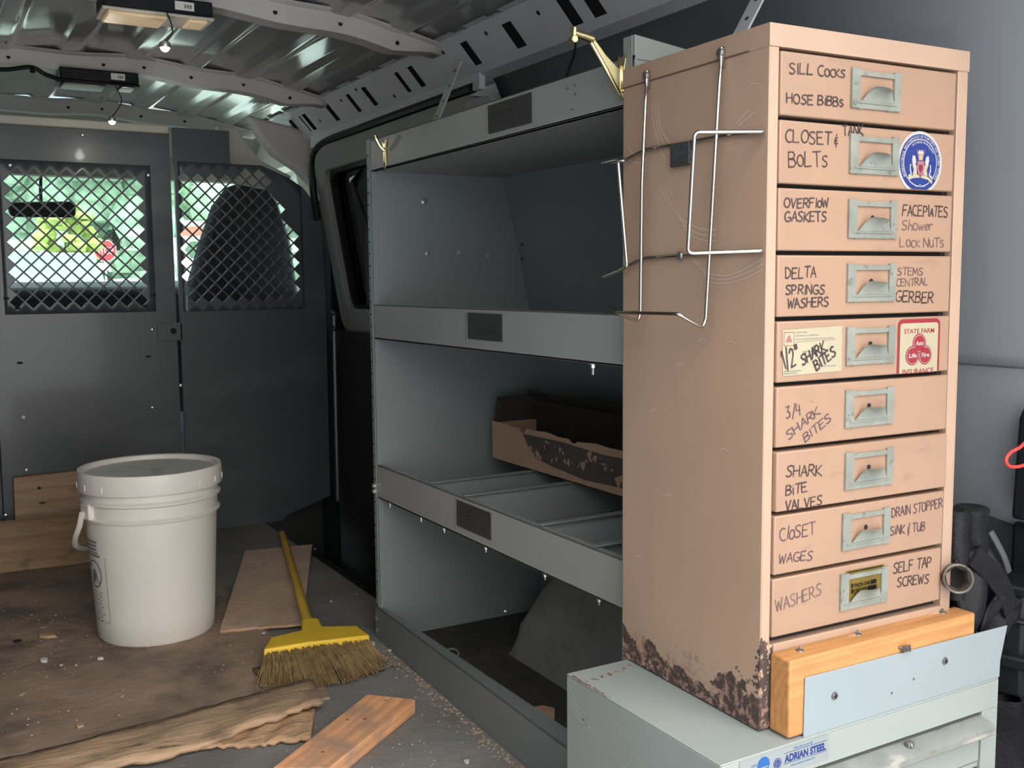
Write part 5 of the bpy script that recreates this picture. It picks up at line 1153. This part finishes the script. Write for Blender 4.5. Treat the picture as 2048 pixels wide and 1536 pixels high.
q = MB(); q.grid(lambda u, v: (.512 + .225 * u, 1.900 - .024 * u - .095 * v - .010 * math.sin(PI * u) * v, .014 - .005 * v), 20, 8); b3 = q.build('bristle_bed', mat('matted_straw', (.13, .085, .04), rough=.85, var=.5, sc=120, stretch=(1, .2, 1)), br, solid=.004); b3['kind'] = 'stuff'
# dust heap and loose fibres at the bristle tips
q = MB(); rnd = random.Random(8)
for k in range(260):
    x = rnd.uniform(.49, .775); y = 1.772 + .03 * rnd.random() + (.02 if x < .53 else 0) + .02 * (x - .5); a = rnd.uniform(0, PI); l = rnd.uniform(.003, .012); zz = .0065 + rnd.uniform(0, .006)
    q.tube([(x, y, zz), (x + l * math.cos(a) * .5, y + l * math.sin(a) * .5, zz + .002), (x + l * math.cos(a), y + l * math.sin(a), zz)], .0007, 4)
tag(q.build('dust_fibres', mat('dusty_fibre', (.24, .19, .13), rough=.9, var=.3, sc=90), smooth=0), 'swept dust and fibres gathered at the broom tips', 'dust', kind='stuff')
# scattered chips
def chip(x, y, r_, m, label, z=.0065, seed=0, el=1.0, name='wood_chip', cat='debris'):
    rnd = random.Random(seed); n = rnd.choice((5, 6, 7)); a0 = rnd.uniform(0, PI)
    pts = []
    for i in range(n):
        a = 2 * PI * i / n; rr_2 = r_ * rnd.uniform(.6, 1.1); px, py = rr_2 * math.cos(a) * el, rr_2 * math.sin(a)
        pts.append((x + px * math.cos(a0) - py * math.sin(a0), y + px * math.sin(a0) + py * math.cos(a0)))
    q = MB(); q.prism(pts, 'Z', z, z + min(.006, r_ * .5)); tag(q.build(name, m, bevel=.0004), label, cat, 'chips and crumbs scattered on the van floor')
CHIPW = mat('white_plaster_chip', (.62, .60, .56), rough=.8, var=.1); CHIPB = mat('pale_wood_chip', (.40, .27, .17), rough=.8, var=.2)
for i, (x, y, r_, m, t_, el) in enumerate([
    (.193, 2.33, .014, CHIPB, 'curled wood chip on the plywood left of the bucket', 1.6), (.170, 2.176, .010, CHIPW, 'white plaster chip on the plywood below the bucket label', 1.3),
    (.192, 1.812, .008, CHIPB, 'orange wood chip above the long torn strip', 1.3), (.135, 2.329, .007, BLACKP, 'black crumb on the plywood left of the bucket, beside the curled chip', 1.2),
    (.118, 2.015, .006, CHIPB, 'small tan chip on the plywood, nearer than the white plaster chip', 1.4), (.276, 1.909, .005, CHIPB, 'tan crumb halfway between the bucket and the torn strip', 1.4),
    (.270, 2.129, .007, CHIPW, 'white crumb at the foot of the bucket', 1.2), (.198, 2.133, .0035, CHIPW, 'tiny white crumb left of the bucket foot', 1),
    (.223, 2.118, .003, CHIPW, 'second tiny white crumb left of the bucket foot', 1), (.594, 2.108, .0045, CHIPW, 'white crumb above the broom cap', 1),
    (.773, 1.940, .009, CHIPW, 'white lump against the shelf kick panel', 1.2), (.790, 1.885, .005, CHIPW, 'white speck along the shelf kick panel', 1), (.80, 2.26, .004, CHIPW, 'white speck on the dark floor right of the plywood offcut', 1), (.874, 2.28, .003, CHIPW, 'white speck near the step well', 1),
    (.927, 2.74, .005, CHIPW, 'pale crumb at the far corner of the plywood offcut', 1), (.70, 1.37, .006, CHIPW, 'white chip on the rubber floor near the grey chest', 1.4)]):
    chip(x, y, r_, m, t_, seed=i + 30, el=el, z=.0065 if (x < .6 and y > 1.73) else .0006)
q = MB(); q.tube([(.455, 1.845, .0075), (.478, 1.876, .0085), (.497, 1.902, .0075)], .0009, 5); tag(q.build('straw', BRISTLE), 'single loose straw on the plywood left of the broom', 'straw')
rg = MB(); rg.tube([(.885 + .013 * math.cos(2 * PI * i / 24), 1.79 + .013 * math.sin(2 * PI * i / 24), .0085 + .004 * math.sin(2 * PI * i / 24)) for i in range(25)], .0024, 8)
tag(rg.build('plastic_ring', HOLDER), 'small grey ring lying in the bottom of the shelf unit', 'ring')
chip(.89, 1.45, .026, CARD, 'torn brown paper scrap in the bottom of the shelf unit', seed=77, el=1.7, z=.0035, name='paper_scrap', cat='paper scrap')

# fine crumbs
def crumbs(n, fn, sizes, m, label, seed):
    rnd = random.Random(seed); q = MB()
    for k in range(n):
        x, y, z = fn(rnd); r_ = rnd.uniform(*sizes); a0 = rnd.uniform(0, PI); e_ = rnd.uniform(.4, 1)
        q.prism([(x + r_ * math.cos(a0 + 2 * PI * i / 5), y + r_ * e_ * math.sin(a0 + 2 * PI * i / 5)) for i in range(5)], 'Z', z, z + r_ * .7)
    tag(q.build('crumbs', m, smooth=0), label, 'crumbs', kind='stuff')
def along_kick(r): 
    y = r.uniform(1.12, 1.93); x0_ = .7635 + (.7965 - .7635) * (y - 1.055) / .92; return (x0_ - .004 - abs(r.gauss(0, .014)), y, .0004)
crumbs(420, along_kick, (.0008, .0032), mat('tan_crumbs', (.34, .26, .19), rough=.9, var=.3, sc=60), 'tan grit gathered along the foot of the shelf kick panel', 3)
crumbs(260, lambda r: (r.uniform(.02, .58), r.uniform(1.80, 2.75), .0062), (.0006, .0022), mat('pale_crumbs', (.42, .36, .29), rough=.9, var=.3, sc=60), 'fine pale grit strewn over the plywood sheet', 4)
crumbs(160, lambda r: (r.uniform(.45, .78), r.uniform(1.28, 1.70), .0004), (.0006, .0020), mat('grey_crumbs', (.40, .37, .33), rough=.9, var=.3, sc=60), 'fine grey grit on the rubber floor around the orange board', 6)
# ================================================================= ROOF LAMPS
def lamp(x0, x1, y, zt, label, lit, plug):
    L_ = thing('dome_lamp', label, 'lamp', ((x0 + x1) / 2, y, zt)); w = x1 - x0
    q = MB(); q.prism([(y - .045, zt - .028), (y - .045, zt), (y + .05, zt), (y + .05, zt - .028)], 'X', x0, x1); q.build('housing', BLACKP, L_, bevel=.003)
    q = MB(); q.box(x0 - .003, x1 + .004, y - .042, y + .055, zt - .034, zt - .028); q.build('bezel', BEIGE if lit else BLACKP, L_, bevel=.003)
    q = MB(); q.box(x0 + .008, x0 + w * .58, y - .036, y + .048, zt - .040, zt - .034); q.build('lens', LENSW if lit else mat('dark_lens', (.12, .12, .11), rough=.3), L_, bevel=.004)
    q = MB(); q.box(x0 + w * .78, x1 - .008, y - .036, y + .03, zt - .039, zt - .034); q.build('lens', LENSW if lit else STEELBOLT, L_, bevel=.004)
    q = MB(); q.box(x0 + w * .64, x0 + w * .82, y - .0462, y - .045, zt - .022, zt - .006); 
    for k in range(3): q.box(x0 + w * (.73 + .025 * k), x0 + w * (.745 + .025 * k), y - .0465, y - .0461, zt - .018, zt - .011, 1)
    lab(q.build('paper_label', [WHITE, GREYPR], L_), 'small white label')
    return L_
lamp(.325, .525, 2.115, zroof(.42) - .048, 'black dome lamp with a warm lens under the near roof bow', True, None)
lamp(.332, .520, 2.87, zroof(.42) - .050, 'black dome lamp with dark lens under the middle roof bow', False, None)
def puck(top, mid, p, label, power):
    L_ = thing('hanging_light', label, 'light', p); P = Vector(p)
    q = MB(); q.tube(bez([top, mid, (p[0], p[1], p[2] + .008)], 8), .0013, 6); q.build('cord', BLACKP, L_)
    q = MB(); q.lathe([(.0045, .010), (.010, .007), (.0115, .0), (.0105, -.003)], p, 20); q.build('rim', STEELBOLT, L_)
    q = MB(); q.ball((p[0], p[1], p[2] - .002), .0085, 8); q.build('bulb', LED, L_)
    l = bpy.data.lights.new('bulb_light', 'POINT'); l.energy = power; l.color = (1, .95, .80); l.shadow_soft_size = .012
    o = bpy.data.objects.new('bulb_light', l); COL.objects.link(o); o.parent = L_; o.location = (0, -.004, -.022)
puck((.436, 2.070, 1.272), (.447, 2.07, 1.235), (.4325, 2.075, 1.205), 'small lit round bulb dangling from the near dome lamp', .10)
puck((.459, 2.825, 1.262), (.476, 2.83, 1.222), (.4505, 2.83, 1.171), 'small lit round bulb dangling from the middle dome lamp', .22)
q = MB(); q.tube(bez([(-.10, 2.80, 1.262), (.10, 2.80, 1.268), (.203, 2.81, 1.272), (.266, 2.815, 1.284), (.30, 2.82, 1.27), (.336, 2.83, 1.262)], 8), .0055, 8); q.tube(bez([(.27, 2.813, 1.283), (.268, 2.81, 1.272)], 2), .006, 8)
tag(q.build('black_cable', BLACKP), 'black cable drooping under the middle roof bow to the dome lamp', 'cable')
